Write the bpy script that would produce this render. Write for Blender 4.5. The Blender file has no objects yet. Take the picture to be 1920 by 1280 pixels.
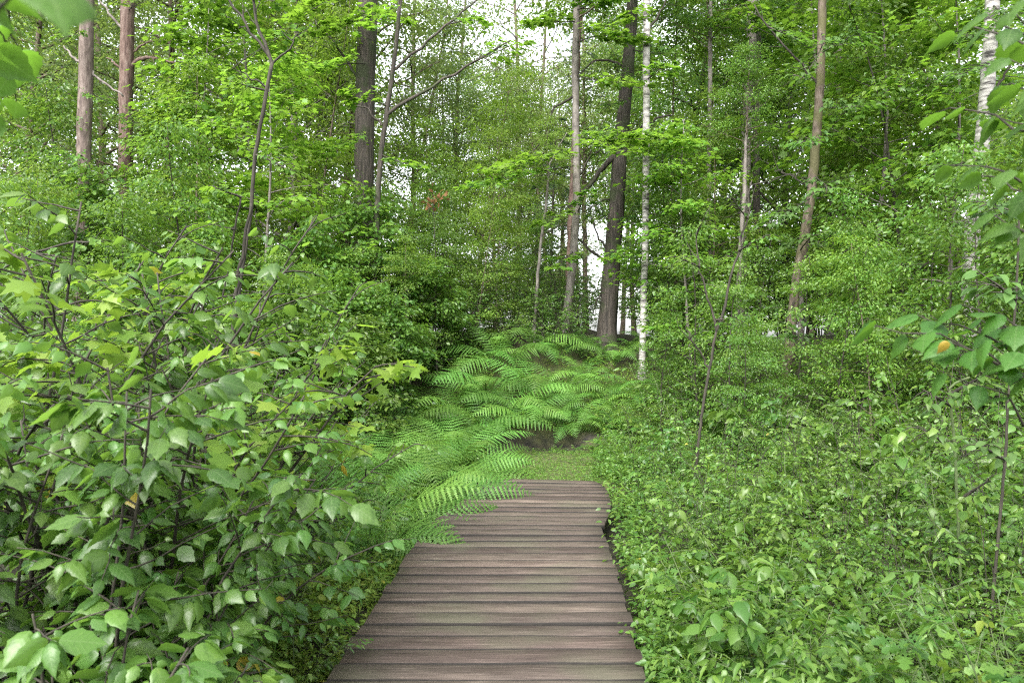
import bpy, math
import numpy as np
from mathutils import Vector

PI = math.pi
F = 1387.0            # focal length in pixels of the 1920-wide frame (26 mm on 36 mm)
EYE = 1.5
scene = bpy.context.scene
COL = scene.collection
R = np.random.default_rng(7)

# ------------------------------------------------------------------ terrain
def sstep(a, b, x):
    t = np.clip((x - a) / (b - a), 0, 1)
    return t * t * (3 - 2 * t)

def ground_z(x, y):
    x = np.asarray(x, float); y = np.asarray(y, float)
    z = -0.24 + 0 * x
    near_path = np.exp(-((x - 0.45) / 1.15) ** 4)
    path = sstep(7.2, 8.0, y) * near_path
    z = z + 0.19 * path
    z = z + np.clip((-x - 1.4) * 0.12, 0, 0.7) * sstep(2, 5, y)
    z = z + np.clip((x - 1.6) * 0.10, 0, 0.6) * sstep(3, 7, y)
    bend = 10.35 + 0.12 * np.sin(x * 3.1)
    z = z + 0.24 * sstep(bend, bend + 0.07, y)
    z = z + 1.62 * sstep(10.3, 14.2, y) - np.clip((np.abs(x) - 1.4) * 0.10, 0, 0.6) * sstep(10.5, 14, y)
    off = 1 - near_path * sstep(11, 9, y)
    z = z + off * (0.05 * np.sin(x * 1.9 + y * 0.7) * np.cos(y * 1.3 - x * 0.6) + 0.03 * np.sin(x * 4.3 + 1) * np.sin(y * 3.7))
    return z

def gz(x, y):
    return float(ground_z(x, y))

def at(px, py, d):
    return np.array([(px - 960) / F * d, d, EYE + (640 - py) / F * d])

# ------------------------------------------------------------------ mesh buffer
class Buf:
    def __init__(s):
        s.v = []; s.uv = []; s.f = []; s.n = 0; s.mi = []
    def add(s, V, faces, UV=None):
        V = np.asarray(V, np.float32)
        s.v.append(V)
        s.uv.append(np.zeros((len(V), 2), np.float32) if UV is None else np.asarray(UV, np.float32))
        for fa in faces:
            s.f.append(np.asarray(fa, np.int64) + s.n)
        s.n += len(V)
    def join(s, o):
        s.v += o.v; s.uv += o.uv; s.f += [f + s.n for f in o.f]; s.n += o.n
    def build(s, name, mat, parent=None, smooth=True, uv=True):
        o = bpy.data.objects.new(name, s.mesh(name, mat, smooth, uv))
        COL.objects.link(o)
        if parent is not None:
            o.parent = parent
        return o
    def mesh(s, name, mat, smooth=True, uv=True):
        me = bpy.data.meshes.new(name)
        V = np.concatenate(s.v); UV = np.concatenate(s.uv)
        me.vertices.add(len(V)); me.vertices.foreach_set('co', V.ravel())
        loops = np.concatenate([f.ravel() for f in s.f]).astype(np.int32)
        tot = np.concatenate([np.full(len(f), f.shape[1]) for f in s.f]).astype(np.int32)
        st = np.concatenate([[0], np.cumsum(tot)[:-1]]).astype(np.int32)
        me.loops.add(len(loops)); me.loops.foreach_set('vertex_index', loops)
        me.polygons.add(len(tot)); me.polygons.foreach_set('loop_start', st)
        me.polygons.foreach_set('loop_total', tot)
        if smooth:
            me.polygons.foreach_set('use_smooth', np.ones(len(tot), bool))
        if uv:
            l = me.uv_layers.new(name='UVMap')
            l.data.foreach_set('uv', UV[loops].ravel())
        me.update(calc_edges=True)
        me.materials.append(mat)
        return me

def nrm(a):
    return a / np.maximum(np.linalg.norm(a, axis=-1, keepdims=True), 1e-9)

def tube(buf, pts, rad, sides=6, bump=0.0, rng=None):
    pts = np.asarray(pts, float); n = len(pts)
    rad = np.broadcast_to(np.asarray(rad, float), (n,))
    T = nrm(np.gradient(pts, axis=0))
    ref = np.array([0.0, 1.0, 0.0]) if abs(T[:, 2]).mean() > 0.6 else np.array([0.0, 0.0, 1.0])
    A = nrm(np.cross(T, ref)); B = np.cross(T, A)
    th = np.arange(sides) / sides * 2 * PI
    rr = rad[:, None] * np.ones((1, sides))
    if bump and rng is not None:
        rr = rr * (1 + rng.uniform(-bump, bump, rr.shape))
    V = pts[:, None] + rr[..., None] * (np.cos(th)[None, :, None] * A[:, None] + np.sin(th)[None, :, None] * B[:, None])
    i = np.arange(n - 1)[:, None] * sides; j = np.arange(sides)[None]; k = (j + 1) % sides
    fa = np.stack([i + j, i + k, i + sides + k, i + sides + j], -1).reshape(-1, 4)
    L = np.concatenate([[0], np.cumsum(np.linalg.norm(np.diff(pts, axis=0), axis=1))])
    UV = np.stack([np.broadcast_to(th / (2 * PI), (n, sides)), np.broadcast_to(L[:, None], (n, sides))], -1).reshape(-1, 2)
    V = V.reshape(-1, 3)
    cap = np.arange(sides)[None] + (n - 1) * sides
    buf.add(V, [fa, cap], UV)

def curve(p0, d0, length, n, rng, wob=0.12, pull=(0, 0, 0)):
    d = np.array(d0, float); d /= np.linalg.norm(d)
    pts = [np.array(p0, float)]
    for _ in range(n):
        d = d + rng.normal(0, wob, 3) + np.array(pull) / n
        d /= np.linalg.norm(d)
        pts.append(pts[-1] + d * length / n)
    return np.array(pts)

def poly_at(pts, t):
    x = t * (len(pts) - 1); i = min(int(x), len(pts) - 2); f = x - i
    return pts[i] * (1 - f) + pts[i + 1] * f, nrm(pts[i + 1] - pts[i])

# ------------------------------------------------------------------ leaf shapes: x along, y across, z up
def strip_leaf(stations, fold=0.12, droop=0.22, wave=0.0):
    V = []; st = stations
    V.append((0, 0, 0))
    for k, (x, w) in enumerate(st):
        z = -droop * x * x
        wv = wave * (1 if k % 2 else -1)
        V += [(x, 0, z), (x, w, z + fold * w + wv), (x, -w, z + fold * w - wv)]
    V.append((1, 0, -droop))
    n = len(st)
    tri = [(0, 1, 2), (0, 3, 1)]; quad = []
    for k in range(n - 1):
        a = 1 + 3 * k; b = a + 3
        quad += [(a, b, b + 1, a + 1), (a, a + 2, b + 2, b)]
    a = 1 + 3 * (n - 1); e = 3 * n + 1
    tri += [(a, e, a + 1), (a, a + 2, e)]
    V = np.array(V, float)
    return V, [np.array(tri)] + ([np.array(quad)] if quad else []), np.stack([V[:, 0], V[:, 1] + 0.5], -1)

def full_leaf(prof, n=9, fold=.10, edge=-.22, droop=.3, serr=.07, tip=1.0):
    """five points across: midrib, raised blade, turned-down toothed margin"""
    xs = np.linspace(0.03, 0.955, n); V = [(0, 0, 0)]
    for k, x in enumerate(xs):
        w = float(np.interp(x, [p[0] for p in prof], [p[1] for p in prof])); w2 = w * (1 + (serr if k % 2 else -serr))
        z = -droop * x ** 1.8; q = .012 * (1 if k % 2 else -1)
        xe = x + (.02 if k % 2 else 0)
        V += [(x, 0, z), (x + .05 * w, w * .55, z + fold * w + q), (x + .05 * w, -w * .55, z + fold * w + q), (xe, w2, z + (fold + edge) * w), (xe, -w2, z + (fold + edge) * w)]
    V.append((tip, 0, -droop * 1.06))
    q = []; t = [(0, 1, 2), (0, 3, 1), (0, 2, 4), (0, 5, 3)]
    for k in range(n - 1):
        a = 1 + 5 * k; b = a + 5
        q += [(a, b, b + 1, a + 1), (a, a + 2, b + 2, b), (a + 1, b + 1, b + 3, a + 3), (a + 2, a + 4, b + 4, b + 2)]
    a = 1 + 5 * (n - 1); e = a + 5
    t += [(a, e, a + 1), (a, a + 2, e), (a + 1, e, a + 3), (a + 2, a + 4, e)]
    V = np.array(V, float)
    return V, [np.array(t), np.array(q)], np.stack([V[:, 0], V[:, 1] + .5], -1)
OVATE = full_leaf([(0, .10), (.12, .22), (.3, .315), (.45, .32), (.62, .25), (.78, .13), (.9, .05), (1, .012)], droop=.38)
BROAD = full_leaf([(0, .16), (.1, .31), (.28, .40), (.45, .385), (.64, .27), (.8, .13), (.9, .05), (1, .012)], 10, .12, -.28, .34)
OVAL = strip_leaf([(0.25, 0.24), (0.6, 0.24)], 0.3, 0.25)
LANCE = strip_leaf([(0.2, 0.13), (0.55, 0.12)], 0.3, 0.3)
BLADE = strip_leaf([(0.3, 0.03), (0.7, 0.022)], 0.2, 0.55)
def fan_leaf(half, droop=0.25, fold=0.15):
    pts = [(0, 0)] + half + [(1.0, 0)] + [(x, -y) for x, y in reversed(half)]
    c = (0.42, 0.0)
    V = [(c[0], c[1], 0.0)] + [(x, y, -droop * ((x - .42) ** 2 + y * y) * 1.4 + fold * abs(y)) for x, y in pts]
    n = len(pts)
    fa = np.array([(0, 1 + k, 1 + (k + 1) % n) for k in range(n)])[:, [0, 2, 1]]
    V = np.array(V, float)
    return V, [fa], np.stack([V[:, 0], V[:, 1] + 0.5], -1)
MAPLE = fan_leaf([(0.02, 0.26), (0.24, 0.24), (0.42, 0.58), (0.52, 0.26), (0.68, 0.32), (0.74, 0.13)])
OAK = fan_leaf([(0.15, 0.14), (0.2, 0.06), (0.36, 0.28), (0.42, 0.12), (0.62, 0.34), (0.68, 0.15), (0.86, 0.22)])

def leaves(buf, tpl, P, D, N, S, rng, curl=0.8, asp=0.15):
    TV, TF, TUV = tpl
    P = np.asarray(P, float); m = len(P)
    if m == 0: return
    D = nrm(np.asarray(D, float)); N = np.asarray(N, float)
    N = nrm(N - (N * D).sum(-1, keepdims=True) * D); B = np.cross(N, D)
    S = np.broadcast_to(np.asarray(S, float), (m,))
    cz = 1 + rng.uniform(-curl, curl, m); wy = 1 + rng.uniform(-asp, asp, m)
    V = P[:, None] + S[:, None, None] * (TV[None, :, 0, None] * D[:, None] + wy[:, None, None] * TV[None, :, 1, None] * B[:, None]
                                        + cz[:, None, None] * TV[None, :, 2, None] * N[:, None])
    nv = len(TV); off = np.arange(m)[:, None, None] * nv
    fs = [(f[None] + off).reshape(-1, f.shape[1]) for f in TF]
    UV = np.broadcast_to(TUV[None], (m, nv, 2)).reshape(-1, 2)
    buf.add(V.reshape(-1, 3), fs, UV)

# ------------------------------------------------------------------ materials
def newmat(name):
    m = bpy.data.materials.new(name); m.use_nodes = True
    nt = m.node_tree; nt.nodes.clear()
    return m, nt, nt.nodes.new, nt.links.new

def ramp(nt, cols):
    r = nt.nodes.new('ShaderNodeValToRGB'); e = r.color_ramp.elements
    while len(e) > 1: e.remove(e[-1])
    e[0].position = cols[0][0]; e[0].color = (*cols[0][1], 1)
    for p, c in cols[1:]:
        q = e.new(p); q.color = (*c, 1)
    return r

def leafmat(name, cols, trans, tfac=0.4, rough=0.42, spec=0.5, veins=False, vr=(.78, 1.24)):
    m, nt, N, L = newmat(name)
    geo = N('ShaderNodeNewGeometry'); oi = N('ShaderNodeObjectInfo')
    rp = ramp(nt, cols); L(geo.outputs['Random Per Island'], rp.inputs[0])
    hsv = N('ShaderNodeHueSaturation')
    ma = N('ShaderNodeMapRange'); ma.inputs['To Min'].default_value = 0.485; ma.inputs['To Max'].default_value = 0.515
    mv = N('ShaderNodeMapRange'); mv.inputs['To Min'].default_value = vr[0]; mv.inputs['To Max'].default_value = vr[1]
    L(oi.outputs['Random'], ma.inputs['Value']); L(ma.outputs[0], hsv.inputs['Hue'])
    fr = N('ShaderNodeMath'); fr.operation = 'FRACT'; mu = N('ShaderNodeMath'); mu.operation = 'MULTIPLY'; mu.inputs[1].default_value = 7.31
    L(oi.outputs['Random'], mu.inputs[0]); L(mu.outputs[0], fr.inputs[0]); L(fr.outputs[0], mv.inputs['Value'])
    L(mv.outputs[0], hsv.inputs['Value']); L(rp.outputs[0], hsv.inputs['Color'])
    col = hsv.outputs[0]
    b = N('ShaderNodeBsdfPrincipled')
    if veins:
        uv = N('ShaderNodeUVMap'); sp = N('ShaderNodeSeparateXYZ'); L(uv.outputs[0], sp.inputs[0])
        s1 = N('ShaderNodeMath'); s1.operation = 'SUBTRACT'; s1.inputs[1].default_value = 0.5; L(sp.outputs[1], s1.inputs[0])
        ab = N('ShaderNodeMath'); ab.operation = 'ABSOLUTE'; L(s1.outputs[0], ab.inputs[0])
        # side veins: lines of constant (x - 0.8*|y|)
        k = N('ShaderNodeMath'); k.operation = 'MULTIPLY_ADD'; k.inputs[1].default_value = -0.8; L(ab.outputs[0], k.inputs[0]); L(sp.outputs[0], k.inputs[2])
        sc_ = N('ShaderNodeMath'); sc_.operation = 'MULTIPLY'; sc_.inputs[1].default_value = 7.5; L(k.outputs[0], sc_.inputs[0])
        pp = N('ShaderNodeMath'); pp.operation = 'PINGPONG'; pp.inputs[1].default_value = 0.5; L(sc_.outputs[0], pp.inputs[0])
        lt = N('ShaderNodeMapRange'); lt.inputs['From Min'].default_value = 0.0; lt.inputs['From Max'].default_value = 0.10
        lt.inputs['To Min'].default_value = 1; lt.inputs['To Max'].default_value = 0; L(pp.outputs[0], lt.inputs['Value'])
        mr = N('ShaderNodeMapRange'); mr.inputs['From Min'].default_value = 0.0; mr.inputs['From Max'].default_value = 0.03
        mr.inputs['To Min'].default_value = 1; mr.inputs['To Max'].default_value = 0; L(ab.outputs[0], mr.inputs['Value'])
        mx = N('ShaderNodeMath'); mx.operation = 'MAXIMUM'; L(lt.outputs[0], mx.inputs[0]); L(mr.outputs[0], mx.inputs[1])
        vm = N('ShaderNodeMath'); vm.operation = 'MULTIPLY'; vm.inputs[1].default_value = 0.26; L(mx.outputs[0], vm.inputs[0])
        mixc = N('ShaderNodeMixRGB'); mixc.inputs[2].default_value = (0.2, 0.28, 0.12, 1)
        L(vm.outputs[0], mixc.inputs[0]); L(col, mixc.inputs[1]); col = mixc.outputs[0]
        bp = N('ShaderNodeBump'); bp.inputs['Strength'].default_value = 0.1; bp.inputs['Distance'].default_value = 0.004; bp.invert = True
        L(pp.outputs[0], bp.inputs['Height']); L(bp.outputs[0], b.inputs['Normal'])
    if veins:
        tn = N('ShaderNodeTexCoord'); bn = N('ShaderNodeTexNoise'); bn.inputs['Scale'].default_value = 38; bn.inputs['Detail'].default_value = 4
        L(tn.outputs['Object'], bn.inputs['Vector'])
        br = ramp(nt, [(.28, (.55, .62, .5)), (.45, (1, 1, 1)), (.62, (1, 1, 1)), (.8, (1.35, 1.2, 1.0))]); L(bn.outputs[0], br.inputs[0])
        bm = N('ShaderNodeMixRGB'); bm.blend_type = 'MULTIPLY'; bm.inputs[0].default_value = 1; L(col, bm.inputs[1]); L(br.outputs[0], bm.inputs[2]); col = bm.outputs[0]
    L(col, b.inputs['Base Color'])
    b.inputs['Roughness'].default_value = rough
    b.inputs['Specular IOR Level'].default_value = spec
    t = N('ShaderNodeBsdfTranslucent')
    tm = N('ShaderNodeMixRGB'); tm.inputs[0].default_value = 0.6; tm.inputs[2].default_value = (*trans, 1)
    L(col, tm.inputs[1]); L(tm.outputs[0], t.inputs['Color'])
    mix = N('ShaderNodeMixShader'); mix.inputs[0].default_value = tfac
    out = N('ShaderNodeOutputMaterial')
    L(b.outputs[0], mix.inputs[1]); L(t.outputs[0], mix.inputs[2]); L(mix.outputs[0], out.inputs[0])
    return m

def g3(a, b, c, rare=None):
    l = [(0.0, a), (0.45, b), (0.9, c)]
    if rare: l += [(0.992, c), (0.995, rare)]
    return l

M = {}
M['shrub'] = leafmat('broad shrub leaf', g3((.042, .102, .021), (.062, .14, .028), (.10, .19, .036), (.34, .28, .03)), (.24, .44, .05), 0.44, 0.36, 0.5, True)
M['sapling_leaf'] = leafmat('bright sapling leaf', g3((.032, .09, .016), (.046, .118, .02), (.066, .15, .025)), (.20, .42, .03), 0.45, 0.5, 0.3, True)
M['maple'] = leafmat('maple leaf', g3((.072, .165, .022), (.10, .20, .026), (.14, .235, .034)), (.29, .52, .04), 0.48, 0.45, 0.4)
M['under'] = leafmat('understorey leaf', g3((.054, .128, .022), (.082, .168, .029), (.125, .215, .038)), (.26, .45, .045), 0.47, 0.38, 0.5)
M['pale'] = leafmat('pale wood leaf', g3((.090, .155, .042), (.12, .19, .054), (.16, .22, .064)), (.33, .46, .09), 0.5, 0.5, 0.4)
M['lime'] = leafmat('lime wood leaf', g3((.078, .16, .023), (.108, .197, .029), (.155, .24, .038)), (.32, .51, .045), 0.5, 0.45, 0.4)
M['deep'] = leafmat('deep wood leaf', g3((.048, .122, .024), (.070, .156, .030), (.10, .192, .038)), (.23, .43, .045), 0.47, 0.38, 0.5)
M['fern'] = leafmat('fern frond', g3((.066, .165, .028), (.088, .195, .034), (.112, .225, .042)), (.24, .47, .05), 0.4, 0.5, 0.3, False, (.6, 1.35))
M['herb'] = leafmat('herb leaf', g3((.052, .122, .022), (.082, .165, .030), (.135, .23, .044), (.24, .22, .03)), (.24, .44, .05), 0.4, 0.38, 0.5)
M['grass'] = leafmat('grass blade', g3((.08, .16, .02), (.115, .20, .026), (.165, .23, .034)), (.28, .44, .04), 0.4, 0.55, 0.3)
M['needle'] = leafmat('conifer needles', g3((.03, .075, .026), (.045, .095, .033), (.06, .115, .04)), (.1, .2, .04), 0.25, 0.5, 0.3)
M['dry'] = leafmat('dry rust leaf', g3((.15, .062, .036), (.20, .085, .05), (.18, .11, .045)), (.28, .13, .06), 0.3, 0.7, 0.2)
M['yellow'] = leafmat('yellow leaf', g3((.28, .22, .035), (.32, .26, .035), (.28, .20, .035)), (.5, .4, .04), 0.35, 0.5, 0.4)

def barkmat(name, c1, c2, c3, sx=30, sz=5, bump=0.6, moss=None):
    m, nt, N, L = newmat(name)
    tc = N('ShaderNodeTexCoord'); mp = N('ShaderNodeMapping'); mp.inputs['Scale'].default_value = (sx, sx, sz)
    L(tc.outputs['Object'], mp.inputs[0])
    n1 = N('ShaderNodeTexNoise'); n1.inputs['Scale'].default_value = 1; n1.inputs['Detail'].default_value = 5; L(mp.outputs[0], n1.inputs['Vector'])
    n2 = N('ShaderNodeTexNoise'); n2.inputs['Scale'].default_value = 3.2; n2.inputs['Detail'].default_value = 3; L(tc.outputs['Object'], n2.inputs['Vector'])
    rp = ramp(nt, [(0.3, c1), (0.5, c2), (0.7, c3)]); L(n1.outputs[0], rp.inputs[0])
    b = N('ShaderNodeBsdfPrincipled'); b.inputs['Roughness'].default_value = 0.85
    col = rp.outputs[0]
    if moss:
        mr = ramp(nt, [(0.5, (0, 0, 0)), (0.62, (1, 1, 1))]); L(n2.outputs[0], mr.inputs[0])
        mx = N('ShaderNodeMixRGB'); mx.inputs[2].default_value = (*moss, 1); L(mr.outputs[0], mx.inputs[0]); L(col, mx.inputs[1]); col = mx.outputs[0]
    L(col, b.inputs['Base Color'])
    bp = N('ShaderNodeBump'); bp.inputs['Strength'].default_value = bump; bp.inputs['Distance'].default_value = 0.02
    L(n1.outputs[0], bp.inputs['Height']); L(bp.outputs[0], b.inputs['Normal'])
    o = N('ShaderNodeOutputMaterial'); L(b.outputs[0], o.inputs[0])
    return m

M['pine_bark'] = barkmat('pine bark', (.06, .042, .036), (.13, .098, .083), (.20, .16, .14), 22, 6, 0.8)
M['red_pine_bark'] = barkmat('reddish pine bark', (.055, .030, .024), (.115, .072, .058), (.17, .125, .105), 22, 6, 0.9)
M['dark_bark'] = barkmat('dark ridged bark', (.02, .016, .013), (.045, .037, .03), (.09, .073, .06), 34, 4, 1.0, (.03, .038, .014))
M['grey_bark'] = barkmat('smooth grey bark', (.09, .078, .07), (.165, .145, .13), (.24, .215, .195), 14, 8, 0.3)
M['brown_bark'] = barkmat('brown mottled bark', (.045, .033, .023), (.105, .08, .058), (.17, .14, .11), 24, 9, 0.5, (.075, .07, .028))
M['twig'] = barkmat('dark twig bark', (.014, .012, .008), (.028, .024, .016), (.05, .043, .03), 40, 8, 0.3)
M['green_stem'] = barkmat('green stem', (.04, .06, .02), (.06, .09, .03), (.09, .12, .04), 40, 8, 0.2)

def birchmat():
    m, nt, N, L = newmat('white birch bark')
    tc = N('ShaderNodeTexCoord')
    mp = N('ShaderNodeMapping'); mp.inputs['Scale'].default_value = (5, 5, 26); L(tc.outputs['Object'], mp.inputs[0])
    n = N('ShaderNodeTexNoise'); n.inputs['Scale'].default_value = 1; n.inputs['Detail'].default_value = 4; L(mp.outputs[0], n.inputs['Vector'])
    rp = ramp(nt, [(0.34, (.035, .03, .028)), (0.44, (.24, .225, .21)), (0.62, (.46, .44, .41))]); L(n.outputs[0], rp.inputs[0])
    b = N('ShaderNodeBsdfPrincipled'); b.inputs['Roughness'].default_value = 0.7
    L(rp.outputs[0], b.inputs['Base Color'])
    o = N('ShaderNodeOutputMaterial'); L(b.outputs[0], o.inputs[0])
    return m
M['birch_bark'] = birchmat()

def woodmat():
    m, nt, N, L = newmat('weathered planks')
    tc = N('ShaderNodeTexCoord'); geo = N('ShaderNodeNewGeometry')
    # every plank reads the grain from its own place
    cx = N('ShaderNodeCombineXYZ'); mu = N('ShaderNodeMath'); mu.operation = 'MULTIPLY'; mu.inputs[1].default_value = 37.0
    L(geo.outputs['Random Per Island'], mu.inputs[0]); L(mu.outputs[0], cx.inputs[2]); L(mu.outputs[0], cx.inputs[0])
    ad = N('ShaderNodeVectorMath'); ad.operation = 'ADD'; L(tc.outputs['Object'], ad.inputs[0]); L(cx.outputs[0], ad.inputs[1])
    mp = N('ShaderNodeMapping'); mp.inputs['Scale'].default_value = (4.5, 150, 150); L(ad.outputs[0], mp.inputs[0])
    n1 = N('ShaderNodeTexNoise'); n1.inputs['Scale'].default_value = 1; n1.inputs['Detail'].default_value = 6; n1.inputs['Roughness'].default_value = 0.62; L(mp.outputs[0], n1.inputs['Vector'])
    mp2 = N('ShaderNodeMapping'); mp2.inputs['Scale'].default_value = (3.5, 14, 14); L(ad.outputs[0], mp2.inputs[0])
    n2 = N('ShaderNodeTexNoise'); n2.inputs['Scale'].default_value = 1; n2.inputs['Detail'].default_value = 4; L(mp2.outputs[0], n2.inputs['Vector'])
    n3 = N('ShaderNodeTexNoise'); n3.inputs['Scale'].default_value = 1.7; n3.inputs['Detail'].default_value = 3; L(tc.outputs['Object'], n3.inputs['Vector'])
    rp = ramp(nt, [(0.28, (.026, .020, .018)), (0.42, (.056, .045, .039)), (0.56, (.078, .064, .057)), (0.72, (.14, .12, .107))]); L(n1.outputs[0], rp.inputs[0])
    tone = ramp(nt, [(0.3, (.72, .66, .64)), (0.5, (1, .98, .97)), (0.7, (1.22, 1.19, 1.16))]); L(n2.outputs[0], tone.inputs[0])
    m1 = N('ShaderNodeMixRGB'); m1.blend_type = 'MULTIPLY'; m1.inputs[0].default_value = 1; L(rp.outputs[0], m1.inputs[1]); L(tone.outputs[0], m1.inputs[2])
    pv = ramp(nt, [(0.0, (.55, .5, .48)), (0.25, (.9, .82, .8)), (0.5, (1.1, 1.08, 1.0)), (0.75, (.8, .76, .74)), (1.0, (1.5, 1.42, 1.34))]); L(geo.outputs['Random Per Island'], pv.inputs[0])
    m2 = N('ShaderNodeMixRGB'); m2.blend_type = 'MULTIPLY'; m2.inputs[0].default_value = 1; L(m1.outputs[0], m2.inputs[1]); L(pv.outputs[0], m2.inputs[2])
    alg = ramp(nt, [(0.5, (0, 0, 0)), (0.68, (.55, .55, .55))]); L(n3.outputs[0], alg.inputs[0])
    m3 = N('ShaderNodeMixRGB'); m3.inputs[2].default_value = (.07, .072, .045, 1); L(alg.outputs[0], m3.inputs[0]); L(m2.outputs[0], m3.inputs[1])
    b = N('ShaderNodeBsdfPrincipled'); b.inputs['Roughness'].default_value = 0.72; b.inputs['Specular IOR Level'].default_value = 0.35
    L(m3.outputs[0], b.inputs['Base Color'])
    bp = N('ShaderNodeBump'); bp.inputs['Strength'].default_value = 0.55; bp.inputs['Distance'].default_value = 0.006
    L(n1.outputs[0], bp.inputs['Height']); L(bp.outputs[0], b.inputs['Normal'])
    o = N('ShaderNodeOutputMaterial'); L(b.outputs[0], o.inputs[0])
    return m
M['wood'] = woodmat()
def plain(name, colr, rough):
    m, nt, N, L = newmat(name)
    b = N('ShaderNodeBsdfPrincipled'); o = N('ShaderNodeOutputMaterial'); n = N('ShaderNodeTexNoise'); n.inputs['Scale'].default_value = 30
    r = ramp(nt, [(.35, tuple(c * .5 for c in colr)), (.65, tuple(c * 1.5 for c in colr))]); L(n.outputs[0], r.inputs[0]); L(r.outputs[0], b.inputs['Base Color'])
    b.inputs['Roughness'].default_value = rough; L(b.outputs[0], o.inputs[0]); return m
M['seam_shade'] = plain('plank edge with painted seam shade', (.012, .010, .008), .9)  # near-black colour paints in the shade of the gaps between boards
M['nail'] = plain('rusted nail', (.03, .018, .012), .7)

def groundmat():
    m, nt, N, L = newmat('forest floor')
    tc = N('ShaderNodeTexCoord')
    n1 = N('ShaderNodeTexNoise'); n1.inputs['Scale'].default_value = 9; n1.inputs['Detail'].default_value = 8; L(tc.outputs['Object'], n1.inputs['Vector'])
    n2 = N('ShaderNodeTexVoronoi'); n2.inputs['Scale'].default_value = 28; L(tc.outputs['Object'], n2.inputs['Vector'])
    soil = ramp(nt, [(0.3, (.006, .005, .004)), (0.55, (.02, .015, .011)), (0.75, (.05, .04, .027))]); L(n1.outputs[0], soil.inputs[0])
    at_ = N('ShaderNodeAttribute'); at_.attribute_name = 'moss'
    n3 = N('ShaderNodeTexNoise'); n3.inputs['Scale'].default_value = 22; n3.inputs['Detail'].default_value = 6; L(tc.outputs['Object'], n3.inputs['Vector'])
    moss = ramp(nt, [(0.3, (.025, .035, .01)), (0.5, (.05, .062, .014)), (0.7, (.095, .095, .026))]); L(n3.outputs[0], moss.inputs[0])
    mm = N('ShaderNodeMath'); mm.operation = 'MULTIPLY_ADD'; mm.inputs[1].default_value = 0.9; L(n1.outputs[0], mm.inputs[0]); mm.inputs[2].default_value = -0.45
    ms = N('ShaderNodeMath'); ms.operation = 'ADD'; ms.use_clamp = True; L(at_.outputs['Fac'], ms.inputs[0]); L(mm.outputs[0], ms.inputs[1])
    mx = N('ShaderNodeMixRGB'); L(ms.outputs[0], mx.inputs[0]); L(soil.outputs[0], mx.inputs[1]); L(moss.outputs[0], mx.inputs[2])
    b = N('ShaderNodeBsdfPrincipled'); b.inputs['Roughness'].default_value = 0.95; L(mx.outputs[0], b.inputs['Base Color'])
    bp = N('ShaderNodeBump'); bp.inputs['Strength'].default_value = 0.8; bp.inputs['Distance'].default_value = 0.03
    L(n3.outputs[0], bp.inputs['Height']); L(bp.outputs[0], b.inputs['Normal'])
    o = N('ShaderNodeOutputMaterial'); L(b.outputs[0], o.inputs[0])
    return m
M['ground'] = groundmat()

# ------------------------------------------------------------------ object helpers
def tag(o, label=None, cat=None, group=None, kind=None):
    if label: o['label'] = label
    if cat: o['category'] = cat
    if group: o['group'] = group
    if kind: o['kind'] = kind
    return o

def empty(name, loc, label=None, cat=None, group=None, rz=0.0, s=1.0):
    o = bpy.data.objects.new(name, None); o.empty_display_size = 0.1
    COL.objects.link(o); o.location = loc; o.rotation_euler = (0, 0, rz); o.scale = (s, s, s)
    return tag(o, label, cat, group)

def child(name, mesh, parent):
    o = bpy.data.objects.new(name, mesh); COL.objects.link(o); o.parent = parent
    return o

# ------------------------------------------------------------------ the ground sheet
def build_ground():
    u = np.linspace(-1, 1, 181)
    xs = 7 * u + 210 * np.sign(u) * np.abs(u) ** 7
    v = np.linspace(0, 1, 221)
    ys = -6 + 22 * v + 260 * v ** 9
    X, Y = np.meshgrid(xs, ys)
    Z = ground_z(X, Y)
    V = np.stack([X, Y, Z], -1).reshape(-1, 3)
    nx = len(xs); i = np.arange(len(ys) - 1)[:, None] * nx; j = np.arange(nx - 1)[None]
    fa = np.stack([i + j, i + j + 1, i + nx + j + 1, i + nx + j], -1).reshape(-1, 4)
    b = Buf(); b.add(V, [fa])
    o = b.build('ground', M['ground'], uv=False); tag(o, kind='structure')
    me = o.data
    a = me.attributes.new('moss', 'FLOAT', 'POINT')
    x = V[:, 0]; y = V[:, 1]
    cx = 0.45 + 0.1 * (y - 8)
    ms = np.exp(-((x - cx) / 0.85) ** 4) * sstep(7.3, 7.9, y) * (1 - sstep(10.15, 10.3, y))
    ms = np.maximum(ms, 0.7 * sstep(10.5, 10.62, y))
    ms = np.where((y > 12.5) | (np.abs(x) > 3), 0.25, ms)
    ms = np.where(y < 7.4, 0.15, ms)
    a.data.foreach_set('value', ms.astype(np.float32))
build_ground()

# ------------------------------------------------------------------ boardwalk
def box(buf, corners_bottom, corners_top):
    V = np.concatenate([corners_bottom, corners_top])
    q = np.array([(3, 2, 1, 0), (4, 5, 6, 7), (0, 1, 5, 4), (1, 2, 6, 5), (2, 3, 7, 6), (3, 0, 4, 7)])
    buf.add(V, [q])

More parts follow.
